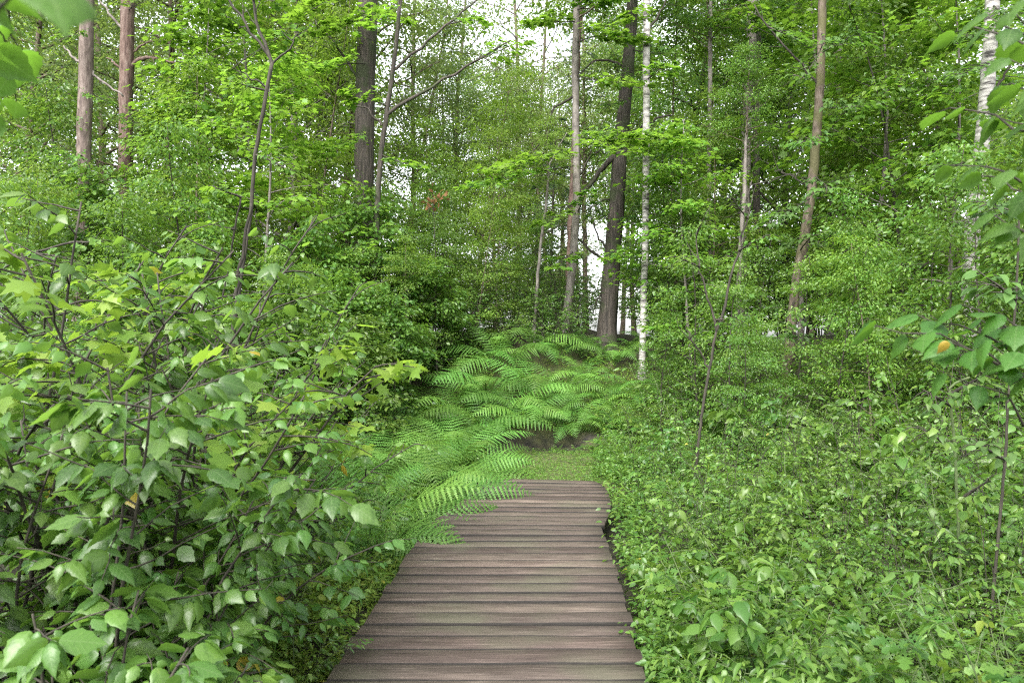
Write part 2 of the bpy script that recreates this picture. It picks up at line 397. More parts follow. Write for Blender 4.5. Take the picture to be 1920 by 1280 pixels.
def plank(buf, a, b, c, d, z, th, rng):
    """a,b near edge left/right; d,c far edge left/right - chamfered board with a slight cup"""
    a, b, c, d = [np.array(p, float) for p in (a, b, c, d)]
    n = 9; cham = 0.006
    t = np.linspace(0, 1, n)[:, None]
    near = a + (b - a) * t; far = d + (c - d) * t
    dirv = nrm(far - near)
    bow = rng.normal(0, 0.0016, n).cumsum(); bow -= bow.mean(); tw = rng.normal(0, 0.003)
    zc = z + bow
    edge = rng.normal(0, 0.0015, (n, 1))
    near = near + dirv * edge
    rows = []
    for P, zz in ((near, -th), (near, -cham), (near + dirv * cham, 0), (far - dirv * cham, 0), (far, -cham), (far, -th)):
        s = 1 if P is far else 0
        rows.append(np.column_stack([P, zc + zz]))
    rows[3][:, 2] += tw; rows[4][:, 2] += tw
    V = np.concatenate(rows)
    k = len(rows); i = np.arange(k)[:, None] * n; j = np.arange(n - 1)[None]; i2 = (np.arange(k)[:, None] + 1) % k * n
    fa = np.stack([i + j, i + j + 1, i2 + j + 1, i2 + j], -1).reshape(-1, 4)
    e0 = (np.arange(k) * n)[None]; e1 = (np.arange(k) * n + n - 1)[None][:, ::-1]
    buf.add(V, [fa, e0, e1])
    buf.mi += [1] * (n - 1) + [1] * (n - 1) + [0] * (n - 1) + [0] * (n - 1) + [1] * (n - 1) * 2 + [0, 0]  # edges, near chamfer and underside take the painted gap shade

def build_boardwalk():
    rng = np.random.default_rng(3)
    root = empty('boardwalk', (0, 0, 0), 'weathered grey brown wooden boardwalk running from the foreground to the mossy patch', 'boardwalk')
    L0 = lambda y: -0.823 + (y - 3.26) * 0.0457
    R0 = lambda y: 0.599 + (y - 3.26) * 0.0514
    b = Buf(); y = 0.6; pitch = 0.166; gap = 0.013; th = 0.04
    while y < 6.02:
        p = pitch + rng.normal(0, 0.003); g = gap * rng.choice([.6, .9, 1.0, 1.2, 1.5])
        jl, jr = rng.normal(0, 0.008, 2); sk = rng.normal(0, 0.003)
        plank(b, (L0(y) + jl, y), (R0(y) + jr, y + sk), (R0(y) + jr + .006, y + p - g + sk), (L0(y) + jl + .006, y + p - g),
              rng.normal(0, 0.0022), th, rng)
        y += p
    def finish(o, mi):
        o.data.materials.append(M['seam_shade']); o.data.polygons.foreach_set('material_index', np.array(mi, np.int32))
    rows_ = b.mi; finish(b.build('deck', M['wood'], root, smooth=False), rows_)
    b2 = Buf(); ye = 8.06; y2 = y + 0.004; n = 12
    kn = [(6.0, .745), (6.25, .79), (6.6, .87), (7.0, .93), (7.5, .965), (7.85, .955), (8.1, .87)]
    Rr = lambda yy: float(np.interp(yy, [k[0] for k in kn], [k[1] for k in kn]))
    Lr = lambda yy: float(np.interp(yy, [6.0, 8.1], [-.70, -.22]))
    for k in range(n):
        ya = y2 + (ye - y2) * k / n; yb = y2 + (ye - y2) * (k + 1) / n - gap
        jl = rng.normal(0, .008); sk = -0.045 * min(1, k / 4)
        plank(b2, (Lr(ya) + jl, ya - sk), (Rr(ya), ya + sk), (Rr(yb), yb + sk), (Lr(yb) + jl, yb - sk), -0.006 + rng.normal(0, .002), th, rng)
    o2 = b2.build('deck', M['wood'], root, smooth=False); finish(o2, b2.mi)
    tag(o2, label='last short stretch of planks turning to the right')
    for off in (0.12, 0.5, 0.88):
        s = Buf()
        for (ya, yb, fl, fr) in ((0.62, 6.0, L0, R0), (6.05, 7.95, Lr, Rr)):
            xa = fl(ya) + off * (fr(ya) - fl(ya)); xb = fl(yb) + off * (fr(yb) - fl(yb))
            w = 0.035
            bot = [(xa - w, ya, -.19), (xa + w, ya, -.19), (xb + w, yb, -.17), (xb - w, yb, -.17)]
            top = [(xa - w, ya, -.047), (xa + w, ya, -.047), (xb + w, yb, -.05), (xb - w, yb, -.05)]
            box(s, np.array(bot, float), np.array(top, float))
        s.build('beam', M['wood'], root, smooth=False)
    for yy in (1.0, 2.8, 4.6, 6.0, 7.7):
        s = Buf(); l, r = (L0(yy), R0(yy)) if yy < 6.01 else (Lr(yy), Rr(yy))
        box(s, np.array([(l + .05, yy - .06, -.33), (r - .05, yy - .06, -.33), (r - .05, yy + .06, -.33), (l + .05, yy + .06, -.33)], float),
            np.array([(l + .05, yy - .06, -.193), (r - .05, yy - .06, -.193), (r - .05, yy + .06, -.193), (l + .05, yy + .06, -.193)], float))
        s.build('sleeper', M['wood'], root, smooth=False)
build_boardwalk()

# ------------------------------------------------------------------ shrubs
def gen_shrub(seed, H, nstem, ntwig, nleaf, leaf, tpl, lean=0.45, twl=0.42, thick=0.009, tmin=0.25, flat=0.5):
    rng = np.random.default_rng(seed)
    W = Buf(); Lf = Buf(); P = []; D = []; Nn = []; S = []
    for s in range(nstem):
        a = 2 * PI * (s + rng.uniform(-.3, .3)) / nstem
        out = np.array([math.cos(a), math.sin(a), 0])
        h = H * rng.uniform(0.72, 1.05)
        ln = lean * rng.uniform(0.3, 1.2)
        st = curve(out * rng.uniform(.03, .12) + np.array([0, 0, -0.05]), out * ln * .5 + np.array([0, 0, 1.0]), h, 9, rng, 0.07, out * ln * 1.1 + np.array([0, 0, -.15]))
        tube(W, st, np.linspace(thick, thick * .35, len(st)), 5)
        for k in range(ntwig):
            t = tmin + (1 - tmin) * (k + rng.uniform(0, 1)) / ntwig
            p, tg = poly_at(st, min(t, .999))
            b = a + rng.choice([-1, 1]) * rng.uniform(0.2, 2.4)
            o = np.array([math.cos(b), math.sin(b), 0])
            l = H * twl * rng.uniform(.45, 1.0) * (1.15 - .7 * t)
            tw = curve(p, o + tg * rng.uniform(.2, .9), l, 5, rng, 0.12, (0, 0, -.35))
            tube(W, tw, np.linspace(thick * .42, thick * .15, len(tw)), 4)
            for q in range(nleaf):
                u = 0.18 + 0.82 * (q + .5) / nleaf
                pp, dd = poly_at(tw, min(u, .999))
                side = 1 if q % 2 else -1
                hz = np.array([dd[0], dd[1], 0]); hz /= np.linalg.norm(hz) + 1e-6
                pr = np.array([-hz[1], hz[0], 0]) * side
                al = rng.uniform(.5, 1.25) if q < nleaf - 1 else rng.uniform(-.2, .2)
                d = hz * math.cos(al) + pr * math.sin(al) + np.array([0, 0, rng.uniform(-.65, .05)])
                P.append(pp + d * leaf * .12 + rng.normal(0, .006, 3)); D.append(d)
                Nn.append(np.array([0, 0, 1.0]) + rng.normal(0, flat, 3)); S.append(leaf * rng.choice([rng.uniform(.3, .6), rng.uniform(.6, 1.0), rng.uniform(1.0, 1.3)]))
    leaves(Lf, tpl, P, D, Nn, S, rng)
    return W, Lf

def place_plant(name, meshes, x, y, label, cat, group=None, rz=0.0, s=1.0, dz=0.0, parts=('stem', 'foliage')):
    r = empty(name, (x, y, gz(x, y) + dz), label, cat, group, rz, s)
    for n, me in zip(parts, meshes):
        child(n, me, r)
    return r

def meshes_of(gen, wood, leaf):
    W, Lf = gen
    return [W.mesh('stem', M[wood], uv=False), Lf.mesh('foliage', M[leaf])]

SHRUB = [meshes_of(gen_shrub(11 + k, 1.75, 7, 15, 10, (.085, .09, .072, .06, .085)[k], (OVATE, OVATE, OVATE, OVATE, MAPLE)[k], .45, .42, .010, (.34, .34, .2, .2, .3)[k]), 'twig', ('shrub', 'shrub', 'shrub', 'under', 'lime')[k]) for k in range(5)]
LOWSH = [meshes_of(gen_shrub(31 + k, .95, 7, 10, 9, .09, (BROAD, OVATE)[k], .7, .5, .009, .36), 'twig', 'shrub') for k in range(2)]
SMALL = [meshes_of(gen_shrub(51 + k, 1.9, 9, 17, 12, (.062, .075, .055)[k], (OVAL, OAK, OVAL)[k], .5, .42, .009, .12, .6), 'twig', ('under', 'under', 'herb')[k]) for k in range(3)]

# left foreground shrubs, each told apart by where it grows
near_left = [
    # px, depth, scale, variant, label
    (30, 2.9, 1.02, 0, 'broad-leaved shrub at the left edge with pale shiny drooping leaves at eye level'),
    (215, 2.75, 0.98, 1, 'broad-leaved shrub with two dark upright stems below shiny drooping leaves'),
    (-60, 3.9, 1.4, 2, 'tall leafy shrub behind the shiny-leaved shrub at the left edge'),
    (130, 4.3, 1.4, 2, 'tall bush with light green pointed leaves on top, below the left pine trunk'),
    (330, 4.2, 1.4, 4, 'tallest bush of the left thicket, topped with yellow-green lobed leaves below the forked sapling'),
    (370, 3.4, 0.86, 2, 'bush in the middle of the left thicket with dense grey-green leaves'),
    (480, 4.9, 1.0, 3, 'small-leaved bush where the left thicket slopes down toward the ferns'),
    (520, 5.4, 0.76, 2, 'bush with two small yellow leaves at the right shoulder of the left thicket'),
    (390, 4.0, 0.62, 1, 'short low bush nearest the left edge of the planks'),
    (560, 7.2, 0.85, 3, 'bush just behind the front ferns with mixed small leaves'),
    (250, 5.6, 1.55, 3, 'bush deep in the left thicket under the thin leaning stems'),
    (60, 6.0, 1.5, 3, 'bush deep in the left thicket under the arching bare branch'),
    (430, 6.0, 1.3, 3, 'bush deep in the left thicket beside the slanting sapling stem'),
    (500, 7.4, 1.05, 3, 'bush at the back of the left thicket in front of the oak seedlings'),
    (150, 3.4, 1.12, 3, 'fine-leaved bush squeezed between the two shiny-leaved shrubs'),
    (300, 3.6, 1.15, 3, 'middle-sized leafy bush right behind the two dark upright stems'),
    (470, 4.7, .68, 3, 'small fine-leaved bush over the grassy verge left of the planks'),
]
for px, d, s, v, lab in near_left:
    x = (px - 960) / F * d
    o = place_plant('leafy_shrub', SHRUB[v], x, d, lab, 'shrub', 'broad-leaved shrubs left of the boardwalk', R.uniform(0, 6.28), s)
    if 'yellow leaves' in lab:
        for q in ((648, 806, 4.95), (641, 872, 5.0)):
            p = Vector(at(*q)) - o.location; p.rotate(o.rotation_euler.to_matrix().inverted()); p /= s
            Y = Buf(); leaves(Y, OVATE, [np.array(p)], [np.array([.3, .2, -.9])], [np.array([.3, -.9, .3])], [.11], np.random.default_rng(2))
            yt = np.array(p); tube(Y, np.array([yt, yt + (-.08, .05, .06), yt + (-.2, .12, .05)]), [.002, .002, .003], 4)
            Y.build('yellow_leaf', M['yellow'], o)
low_left = [
    (240, 2.2, .9, 0, 'low shrub with big light green heart-shaped leaves in the bottom left foreground'),
    (90, 2.1, 1.02, 1, 'low dark shrub in the bottom left corner with thick blackish stems'),
    (255, 2.95, 0.70, 0, 'low dark-leaved shrub between the heart-shaped leaves and the grassy verge'),
    (160, 2.4, 1.05, 1, 'low shrub with drooping dark leaves left of the heart-shaped leaves'),
    (20, 2.55, 1.15, 0, 'low shrub with one wide flat pale leaf tier at the left edge'),
    (215, 2.75, .95, 1, 'low shrub with bare dark stems behind the heart-shaped leaves'),
]
for px, d, s, v, lab in low_left:
    x = (px - 960) / F * d
    place_plant('low_shrub', LOWSH[v], x, d, lab, 'shrub', 'low shrubs in the left foreground', R.uniform(0, 6.28), s)

# ------------------------------------------------------------------ ferns
def gen_frond(seed, L=1.0, npair=30, a0=1.25, a1=-0.5, wid=0.17, npin=9, peak=0.45):
    rng = np.random.default_rng(seed)
    b = Buf(); n = 40
    t = np.linspace(0, 1, n); ang = a0 + (a1 - a0) * t ** 1.2
    ds = L / (n - 1)
    x = np.concatenate([[0], np.cumsum(np.cos(ang[:-1]) * ds)]); z = np.concatenate([[0], np.cumsum(np.sin(ang[:-1]) * ds)])
    y = 0.05 * L * rng.normal() * t ** 2
    pts = np.stack([x, y, z], -1)
    tube(b, pts[::3], np.linspace(.0045, .001, len(pts[::3])), 4)
    Q = []
    for k in range(npair):
        u = 0.13 + 0.865 * k / (npair - 1)
        c, T = poly_at(pts, min(u, .999))
        up = nrm(np.cross(T, np.array([0, 1.0, 0]))) * -1
        if up[2] < 0: up = -up
        w = wid * L * (min(1, (u / peak) ** .8) if u < peak else (1 - ((u - peak) / (1 - peak)) ** 1.7)) + .012
        for sd in (-1, 1):
            d = nrm(np.array([0, sd, 0]) + T * (.25 + .35 * u) - up * rng.uniform(.02, .28) + rng.normal(0, .04, 3))
            nn = nrm(up + rng.normal(0, .12, 3)); nn = nrm(nn - nn.dot(d) * d); bb = np.cross(nn, d)
            # one pinna: a toothed tapering leaflet, both halves folded along its midrib
            m = npin; q = np.linspace(0, 1, m + 1)[:, None]
            mid = c + d * (q * w) - nn * (.16 * w * q ** 2)
            hw = (.0135 * L * (1 - .8 * q ** 1.5) * min(1, .35 + w / (wid * L)))
            for e in (-1, 1):
                edge = mid + bb * e * hw + d * (w / m * .35) - nn * .25 * hw
                V = np.stack([mid[:-1], edge[:-1] + bb * e * hw[:-1] * .12 + d * (w / m * .45), edge[1:] - bb * e * hw[1:] * .35 - d * (w / m * .3), mid[1:]], 1)
                Q.append(V.reshape(-1, 3))
    Q = np.concatenate(Q)
    b.add(Q, [np.arange(len(Q)).reshape(-1, 4)])
    return b.mesh('frond', M['fern'], smooth=False, uv=False)

FRONDS = [gen_frond(1, 1.0, 24, 1.2, -.75, .18, 8), gen_frond(2, 1.0, 25, 1.15, -.5, .17, 8, .5), gen_frond(3, 1.0, 24, 1.0, -1.0, .19, 8, .42), gen_frond(4, .9, 22, 1.4, -.3, .17, 8, .45)]

def fern(px, d, s, n, label, group=None, az=None, seed=0, dz=0.0, x=None, roll=0.0, tilt=0.0):
    rng = np.random.default_rng(seed + int(px * 7 + d * 1000))
    if x is None: x = (px - 960) / F * d
    r = empty('fern', (x, d, gz(x, d) + dz - .02), label, 'fern', group)
    r.rotation_euler = (tilt, 0, 0); ph = rng.uniform(0, 6.28)
    for k in range(n):
        f = child('frond', FRONDS[rng.integers(4)], r)
        a = ph + 2 * PI * k / n + rng.uniform(-.25, .25) if az is None else az[k % len(az)]
        q = s * rng.uniform(.8, 1.12)
        f.scale = (q, q, q); f.rotation_euler = (rng.normal(0, .18) + roll * math.cos(a), rng.uniform(-.1, .28), a)
        f.location = (.03 * math.cos(a), .03 * math.sin(a), 0)
    return r

fern(700, 6.4, 1.36, 9, 'front fern whose long fronds hang over the left edge of the planks', az=[-.25, -.55, .15, -.95, .55, 1.1, 2.0, 3.0, 4.0, -.05], seed=1, x=-1.0, roll=.6, tilt=.12)
fern(640, 5.9, .95, 9, 'small fern with drooping fronds lowest along the left edge of the planks', az=[-.2, -.6, .3, 1.0, -1.2, 2.4, 3.6, -.9], seed=2, x=-1.1, roll=.6, tilt=.15)
fern(780, 7.4, 1.35, 9, 'fern with wide fronds pointing to the far end of the planks', az=[-.15, .3, -.5, .8, -1.0, 1.6, 2.6, 3.6, 4.4, .05], seed=3, x=-.82, roll=.5, tilt=.15)
fern(900, 8.9, 1.25, 11, 'fern beside the mossy patch at the end of the planks, on its left side', az=[-.15, -.5, .3, .8, -.9, -1.4, 2.0, 2.9, 3.8, 4.6], seed=4, x=-.66, roll=.5, tilt=.15)
bank = [(630, 6.9, 1.15), (690, 7.3, 1.2), (740, 8.3, 1.25), (670, 8.0, 1.2), (790, 8.4, 1.25), (840, 9.1, 1.2), (800, 9.0, 1.2), (720, 8.3, 1.15), (860, 9.7, 1.25), (920, 10.5, 1.15), (985, 10.75, 1.05), (880, 10.6, 1.25), (820, 10.3, 1.25), (1040, 10.85, 1.0),
        (960, 11.2, 1.25), (910, 11.7, 1.3), (1000, 11.7, 1.2), (1060, 11.6, 1.1), (1110, 11.0, 1.0), (1100, 12.0, 1.0), (1140, 11.6, .95), (1170, 11.0, .9),
        (760, 9.8, 1.2), (700, 9.6, 1.15), (1150, 12.6, .9), (1210, 11.8, .9), (850, 11.3, 1.3), (1050, 12.6, 1.0), (1075, 10.75, .85), (770, 10.8, 1.2),
        (940, 12.4, 1.3), (1000, 12.9, 1.2), (890, 12.6, 1.2), (640, 8.9, 1.05), (750, 7.9, 1.0), (1130, 10.7, .8)]
for i, (px, d, s) in enumerate(bank):
    s *= 1.12 if px < 1010 else 1.0
    fern(px, d, s, 8, 'green fern with arching fronds on the bank behind the mossy patch', 'ferns on the bank behind the mossy patch', seed=20 + i, tilt=.22, roll=.1)
for i, (px, d, s) in enumerate([(1600, 7.6, .85), (1540, 8.3, .85), (1650, 8.4, .85), (1290, 9.2, .75), (1480, 8.8, .8), (1220, 9.9, .75), (1370, 9.6, .8), (1700, 7.4, .8), (1240, 8.6, .6), (1420, 8.0, .6), (1230, 10.9, .85), (1260, 11.5, .85), (1300, 10.8, .85), (1340, 11.4, .85), (1200, 10.6, .8), (1185, 11.8, .9), (1270, 12.4, .9), (1225, 12.9, .9), (1100, 13.1, .5), (1165, 13.2, .5), (1190, 13.4, .55), (1125, 12.9, .55), (1075, 13.4, .55), (1210, 13.6, .6), (1145, 12.7, .6), (1400, 10.0, .85), (1180, 9.9, .6), (1165, 9.2, .6), (1150, 10.2, .7), (1185, 8.6, .5)]):
    fern(px, d, s, 8, 'fern growing among the undergrowth right of the white birch', 'ferns in the undergrowth on the right', seed=60 + i)
for i, (px, d, s) in enumerate([(600, 7.6, 1.0), (700, 5.35, .55)]):
    fern(px, d, s, 8, ['dark fern behind the front fern, half hidden by glossy bushes', 'tiny fern tucked between the bushes and the front fern'][i], seed=80 + i)

# ------------------------------------------------------------------ ground cover (too many to count)
def cover(name, seed, pts, hmin, hmax, leaf, tpl, mat, label, nl=(8, 15), relief=.45):
    rng = np.random.default_rng(seed)
    b = Buf(); P = []; D = []; N = []; S = []
    for (x, y) in pts:
        z = gz(x, y); h = rng.uniform(hmin, hmax) * (.95 + relief * (math.sin(x * 3.7 + y * 1.1) * math.sin(y * 2.9 - x * 1.3) + .5 * math.sin(x * 8.1 + y * 5.3))); n = rng.integers(*nl)
        lean = rng.normal(0, .12, 2)
        for k in range(n):
            t = .3 + .7 * (k + 1) / n
            a = k * 2.4 + rng.uniform(-.4, .4)
            r = h * .12 * (1.3 - t)
            o = np.array([math.cos(a), math.sin(a), 0])
            P.append(np.array([x + lean[0] * h * t, y + lean[1] * h * t, z + h * t]) + o * r)
            D.append(o + np.array([0, 0, rng.uniform(-.5, .35)])); N.append(np.array([0, 0, 1]) + rng.normal(0, .35, 3))
            S.append(leaf * rng.uniform(.55, 1.25) * (1.15 - .35 * t))
    leaves(b, tpl, P, D, N, S, rng)
    o = b.build(name, M[mat]); tag(o, label, 'undergrowth', kind='stuff')
    return o

def scatter(n, seed, fn):
    rng = np.random.default_rng(seed); out = []
    while len(out) < n:
        d = rng.uniform(2.0, 12.5) ** 1.0; px = rng.uniform(-450, 2480); x = (px - 960) / F * d
        if fn(px, d, x, rng): out.append((x, d))
    return out

def right_ok(px, d, x, rng):
    edge = np.interp(d, [2, 6, 6.3, 7, 7.7, 8.2, 10.4], [.535, .745, .82, .94, .98, 1.0, 1.12])
    return x > edge + .03 + rng.uniform(0, .08) and px > 1080 and rng.uniform() < .55 + .45 * (d / 12) and d < 12
cover('ground_cover', 1, scatter(3900, 5, right_ok), .16, .52, .05, OVAL, 'herb', 'dense low leafy undergrowth covering the ground right of the planks', (9, 17), .6)
cover('ground_cover', 2, scatter(1150, 6, right_ok), .28, .85, .075, LANCE, 'under', 'narrow-leaved taller herbs mixed through the undergrowth right of the planks', (10, 18))
cover('grass', 33, scatter(540, 33, right_ok), .1, .3, .30, BLADE, 'grass', 'long thin grass blades standing up among the weeds right of the planks', (5, 9), .3)
def fringe_ok(px, d, x, rng):
    edge = np.interp(d, [2, 6, 6.3, 7, 7.7, 8.2, 10.4], [.535, .745, .82, .94, .98, .95, 1.1])
    return edge + (.10 if 4.2 < d < 6.4 else .0) < x < edge + .36 and d < 10.2
cover('ground_cover', 31, scatter(700, 31, fringe_ok), .12, .36, .05, OVAL, 'herb', 'fringe of small weeds spilling against the right ends of the planks', (8, 14), .3)
def left_ok(px, d, x, rng):
    edge = np.interp(d, [2, 6, 8.2, 10.4], [-.90, -.74, -.3, -.25])
    return x < edge - .04 and x > edge - 1.0 - .2 * d and d < 11
cover('ground_cover', 3, scatter(1500, 8, left_ok), .10, .34, .05, OVAL, 'herb', 'low leafy plants along the left side of the planks', (7, 13))
def verge_ok(px, d, x, rng):
    edge = np.interp(d, [2, 6], [-.90, -.74])
    return edge - .55 < x < edge + .0 and d < 5.6
cover('ground_cover', 4, scatter(1100, 9, verge_ok), .06, .24, .055, LANCE, 'grass', 'bright grassy weeds between the left bushes and the planks', (6, 12))
def moss_ok(px, d, x, rng):
    return 8.05 < d < 10.3 and -.25 + .0 * d < x - .08 * (d - 8) < 1.15
cover('moss', 10, scatter(1900, 10, moss_ok), .01, .07, .035, LANCE, 'under', 'yellow-green moss and short grass at the end of the planks', (3, 6))
def bank_ok(px, d, x, rng):
    return 10.45 < d < 12.5 and -.9 < x < 2.2
cover('ground_cover', 12, scatter(900, 12, bank_ok), .05, .3, .06, LANCE, 'grass', 'pale grass hanging over the dark edge of the bank', (5, 9))

WEED = [meshes_of(gen_shrub(201 + k, (.62, .75, .55, .85, .7)[k], (5, 4, 6, 4, 5)[k], 9, 7, (.05, .062, .042, .055, .075)[k], (OVATE, OAK, OVAL, LANCE, OVATE)[k], .5, .45, .004, .2, .5),
        'green_stem', ('herb', 'under', 'grass', 'herb', 'under')[k]) for k in range(5)]
rw = np.random.default_rng(77); k = 0
while k < 95:
    d = rw.uniform(2.6, 10.5); px = rw.uniform(1130, 1990); x = (px - 960) / F * d
    if x < np.interp(d, [2, 6, 7, 8.2, 10.4], [.9, 1.12, 1.3, 1.4, 1.5]): continue
    v = int(rw.integers(5)); sc_ = rw.uniform(.65, 1.35) * (.6 + .06 * d + .00035 * (px - 1130))
    place_plant('leafy_weed', WEED[v], x, d, 'knee-high leafy plant sticking up from the undergrowth right of the planks', 'plant', 'leafy plants in the undergrowth right of the planks', rw.uniform(0, 6.28), sc_)
    k += 1
for (x, d, s_) in ((1.0, 8.5, .3), (1.12, 9.2, .34), (.95, 9.9, .3), (.1, 9.9, .28), (1.25, 10.1, .4), (.6, 10.2, .22), (.85, 8.25, .2), (-.1, 9.4, .3), (.35, 8.7, .13), (.7, 9.4, .14)):
    place_plant('leafy_weed', WEED[int(rw.integers(5))], x, d, 'small weed growing at the rim of the mossy patch', 'plant', 'small weeds around the mossy patch', rw.uniform(0, 6.28), s_)
LOOSE = [meshes_of(gen_shrub(301 + k, 1.5, 5, 11, 8, (.062, .07, .055)[k], (OVATE, OVATE, OVAL)[k], .32, .36, .005, .2, .5), 'twig', ('under', 'deep', 'herb')[k]) for k in range(3)]
for i, (px, d, s_) in enumerate([(1215, 6.9, .55), (1260, 8.2, .75), (1330, 7.3, .72), (1380, 5.6, .58), (1440, 8.0, .95), (1490, 6.3, .78), (1550, 4.7, .6), (1610, 7.2, .98), (1660, 5.3, .75), (1720, 6.6, 1.0),
                                 (1770, 4.6, .72), (1830, 5.8, .98), (1880, 3.9, .72), (1930, 5.0, 1.0), (1290, 5.2, .45), (1190, 8.6, .6), (1540, 9.0, 1.05), (1850, 7.2, 1.15), (1700, 3.9, .55), (1460, 4.2, .45)]):
    place_plant('loose_sapling', LOOSE[i % 3], (px - 960) / F * d, d, 'loose chest-high leafy sapling rising from the undergrowth right of the planks', 'sapling', 'loose saplings right of the planks', rw.uniform(0, 6.28), s_)
k = 0
while k < 26:
    d = rw.uniform(2.6, 6.4); px = rw.uniform(-40, 760); x = (px - 960) / F * d
    if x > np.interp(d, [2, 6], [-1.02, -.86]): continue
    place_plant('leafy_weed', WEED[int(rw.integers(5))], x, d, 'knee-high leafy plant growing under and between the bushes left of the planks', 'plant', 'leafy plants between the bushes left of the planks', rw.uniform(0, 6.28), rw.uniform(.6, 1.1))
    k += 1

# ------------------------------------------------------------------ trees
def gen_tree(seed, H, Rc, base, nlimb, leaf, tpl, nclus=5, nl=34, rad=.07, flat=.4, clus=(.5, .16), lift=.5, lean=.03):
    """trunk + limbs buffer, crown leaf buffer"""
    rng = np.random.default_rng(seed)
    W = Buf(); Lf = Buf()
    tr = curve((0, 0, -.15), (rng.normal(0, lean), rng.normal(0, lean), 1), H, 14, rng, .035)
    tube(W, tr, np.linspace(rad, rad * .18, len(tr)) * np.where(np.arange(len(tr)) == 0, 1.25, 1), 8)
    P = []; D = []; N = []; S = []
    def cluster(c, out):
        m = int(nl * rng.uniform(.6, 1.4))
        off = rng.normal(0, 1, (m, 3)) * np.array([clus[0], clus[0], clus[1]]) * .55
        off[:, 2] -= .18 * np.linalg.norm(off[:, :2], axis=1)
        P.append(c + off)
        o = nrm(off * np.array([1, 1, 0]) + out * .35 + rng.normal(0, .15, (m, 3)))
        o[:, 2] = rng.uniform(-.8, .1, m); D.append(o)
        N.append(np.array([0, 0, 1.0]) + rng.normal(0, flat, (m, 3)))
        S.append(leaf * rng.uniform(.6, 1.25, m))
    for k in range(nlimb):
        t = (base + (H - base) * ((k + rng.uniform(0, 1)) / nlimb)) / H
        p, tg = poly_at(tr, min(t, .995))
        a = k * 2.4 + rng.uniform(-.5, .5); o = np.array([math.cos(a), math.sin(a), 0])
        f = (t * H - base) / (H - base)
        l = Rc * (1 - .75 * f ** 1.4) * (0.6 + .4 * min(1, f * 4)) * rng.uniform(.65, 1.15)
        lb = curve(p, o + np.array([0, 0, lift * rng.uniform(.4, 1.5)]), l, 6, rng, .1, (0, 0, -.25))
        r0 = rad * (1 - .8 * t) * .5
        tube(W, lb, np.linspace(r0, r0 * .25, len(lb)), 5)
        for q in range(nclus):
            u = .35 + .65 * (q + rng.uniform(.3, 1)) / nclus
            pp, dd = poly_at(lb, min(u, .999))
            sd = rng.uniform(-1.2, 1.2); c, s = math.cos(sd), math.sin(sd)
            d2 = np.array([dd[0] * c - dd[1] * s, dd[0] * s + dd[1] * c, dd[2] + rng.uniform(-.2, .3)])
            ln = l * .3 * rng.uniform(.4, 1.1)
            tw = np.array([pp, pp + d2 * ln * .55 + (0, 0, .02), pp + d2 * ln])
            tube(W, tw, np.linspace(r0 * .3, r0 * .1, 3), 4)
            cluster(tw[-1], d2); 
            if rng.uniform() < .5: cluster(tw[1], d2)
    leaves(Lf, tpl, np.concatenate(P), np.concatenate(D), np.concatenate(N), np.concatenate(S), rng)
    return W, Lf

def tree_meshes(gen, wood, leaf):
    W, Lf = gen
    return [W.mesh('trunk', M[wood], uv=False), Lf.mesh('crown', M[leaf])]

BIG = {
    'pale': [tree_meshes(gen_tree(101 + k, 15, 3.0, 1.5, 46, .12, OVAL, 6, 42, .13, .6, (.75, .3)), 'brown_bark', 'pale') for k in range(2)],
    'lime': [tree_meshes(gen_tree(111 + k, 13, 2.8, 1.2, 44, .12, OVAL, 6, 40, .11, .5, (.7, .22)), 'grey_bark', 'lime') for k in range(2)],
    'high': [tree_meshes(gen_tree(126 + k, 15, 2.4, 6.2, 30, .12, OVAL, 6, 34, .12, .6, (.75, .3)), 'brown_bark', 'pale') for k in range(2)],
    'airy': [tree_meshes(gen_tree(128 + k, 15, 3.0, 5.0, 26, .12, OVAL, 6, 13, .10, .6, (.8, .35)), 'brown_bark', 'pale') for k in range(2)],
    'deep': [tree_meshes(gen_tree(121 + k, 14, 3.0, 1.0, 46, .12, OVAL, 6, 42, .12, .6, (.75, .3)), 'dark_bark', 'deep') for k in range(2)],
}
MID = {
    'under': [tree_meshes(gen_tree(131 + k, 5.5, 1.5, .5, 30, .085, OVAL, 5, 30, .035, .5, (.4, .14)), 'twig', 'under') for k in range(2)],
    'maple': [tree_meshes(gen_tree(141 + k, 6.0, 1.6, 1.2, 24, .11, MAPLE, 5, 18, .04, .3, (.42, .08), .35), 'grey_bark', 'maple') for k in range(2)],
    'oak': [tree_meshes(gen_tree(151 + k, 3.4, 1.2, .4, 22, .11, OAK, 5, 24, .028, .45, (.32, .12)), 'twig', 'under') for k in range(2)],
    'green': [tree_meshes(gen_tree(166, 6.5, 1.7, .7, 26, .09, OVAL, 5, 20, .036, .55, (.42, .16)), 'twig', 'under')],
    'lime': [tree_meshes(gen_tree(161 + k, 7, 1.7, .8, 30, .085, OVAL, 5, 32, .04, .5, (.42, .14)), 'brown_bark', 'lime') for k in range(1)],
}
def put(bank_, kind, px, d, s, label, group, name='tree', cat='tree'):
    v = bank_[kind]; x = (px - 960) / F * d
    return place_plant(name, v[R.integers(len(v))], x, d, label, cat, group, R.uniform(0, 6.28), s * R.uniform(.92, 1.08), -.05, ('trunk', 'crown'))

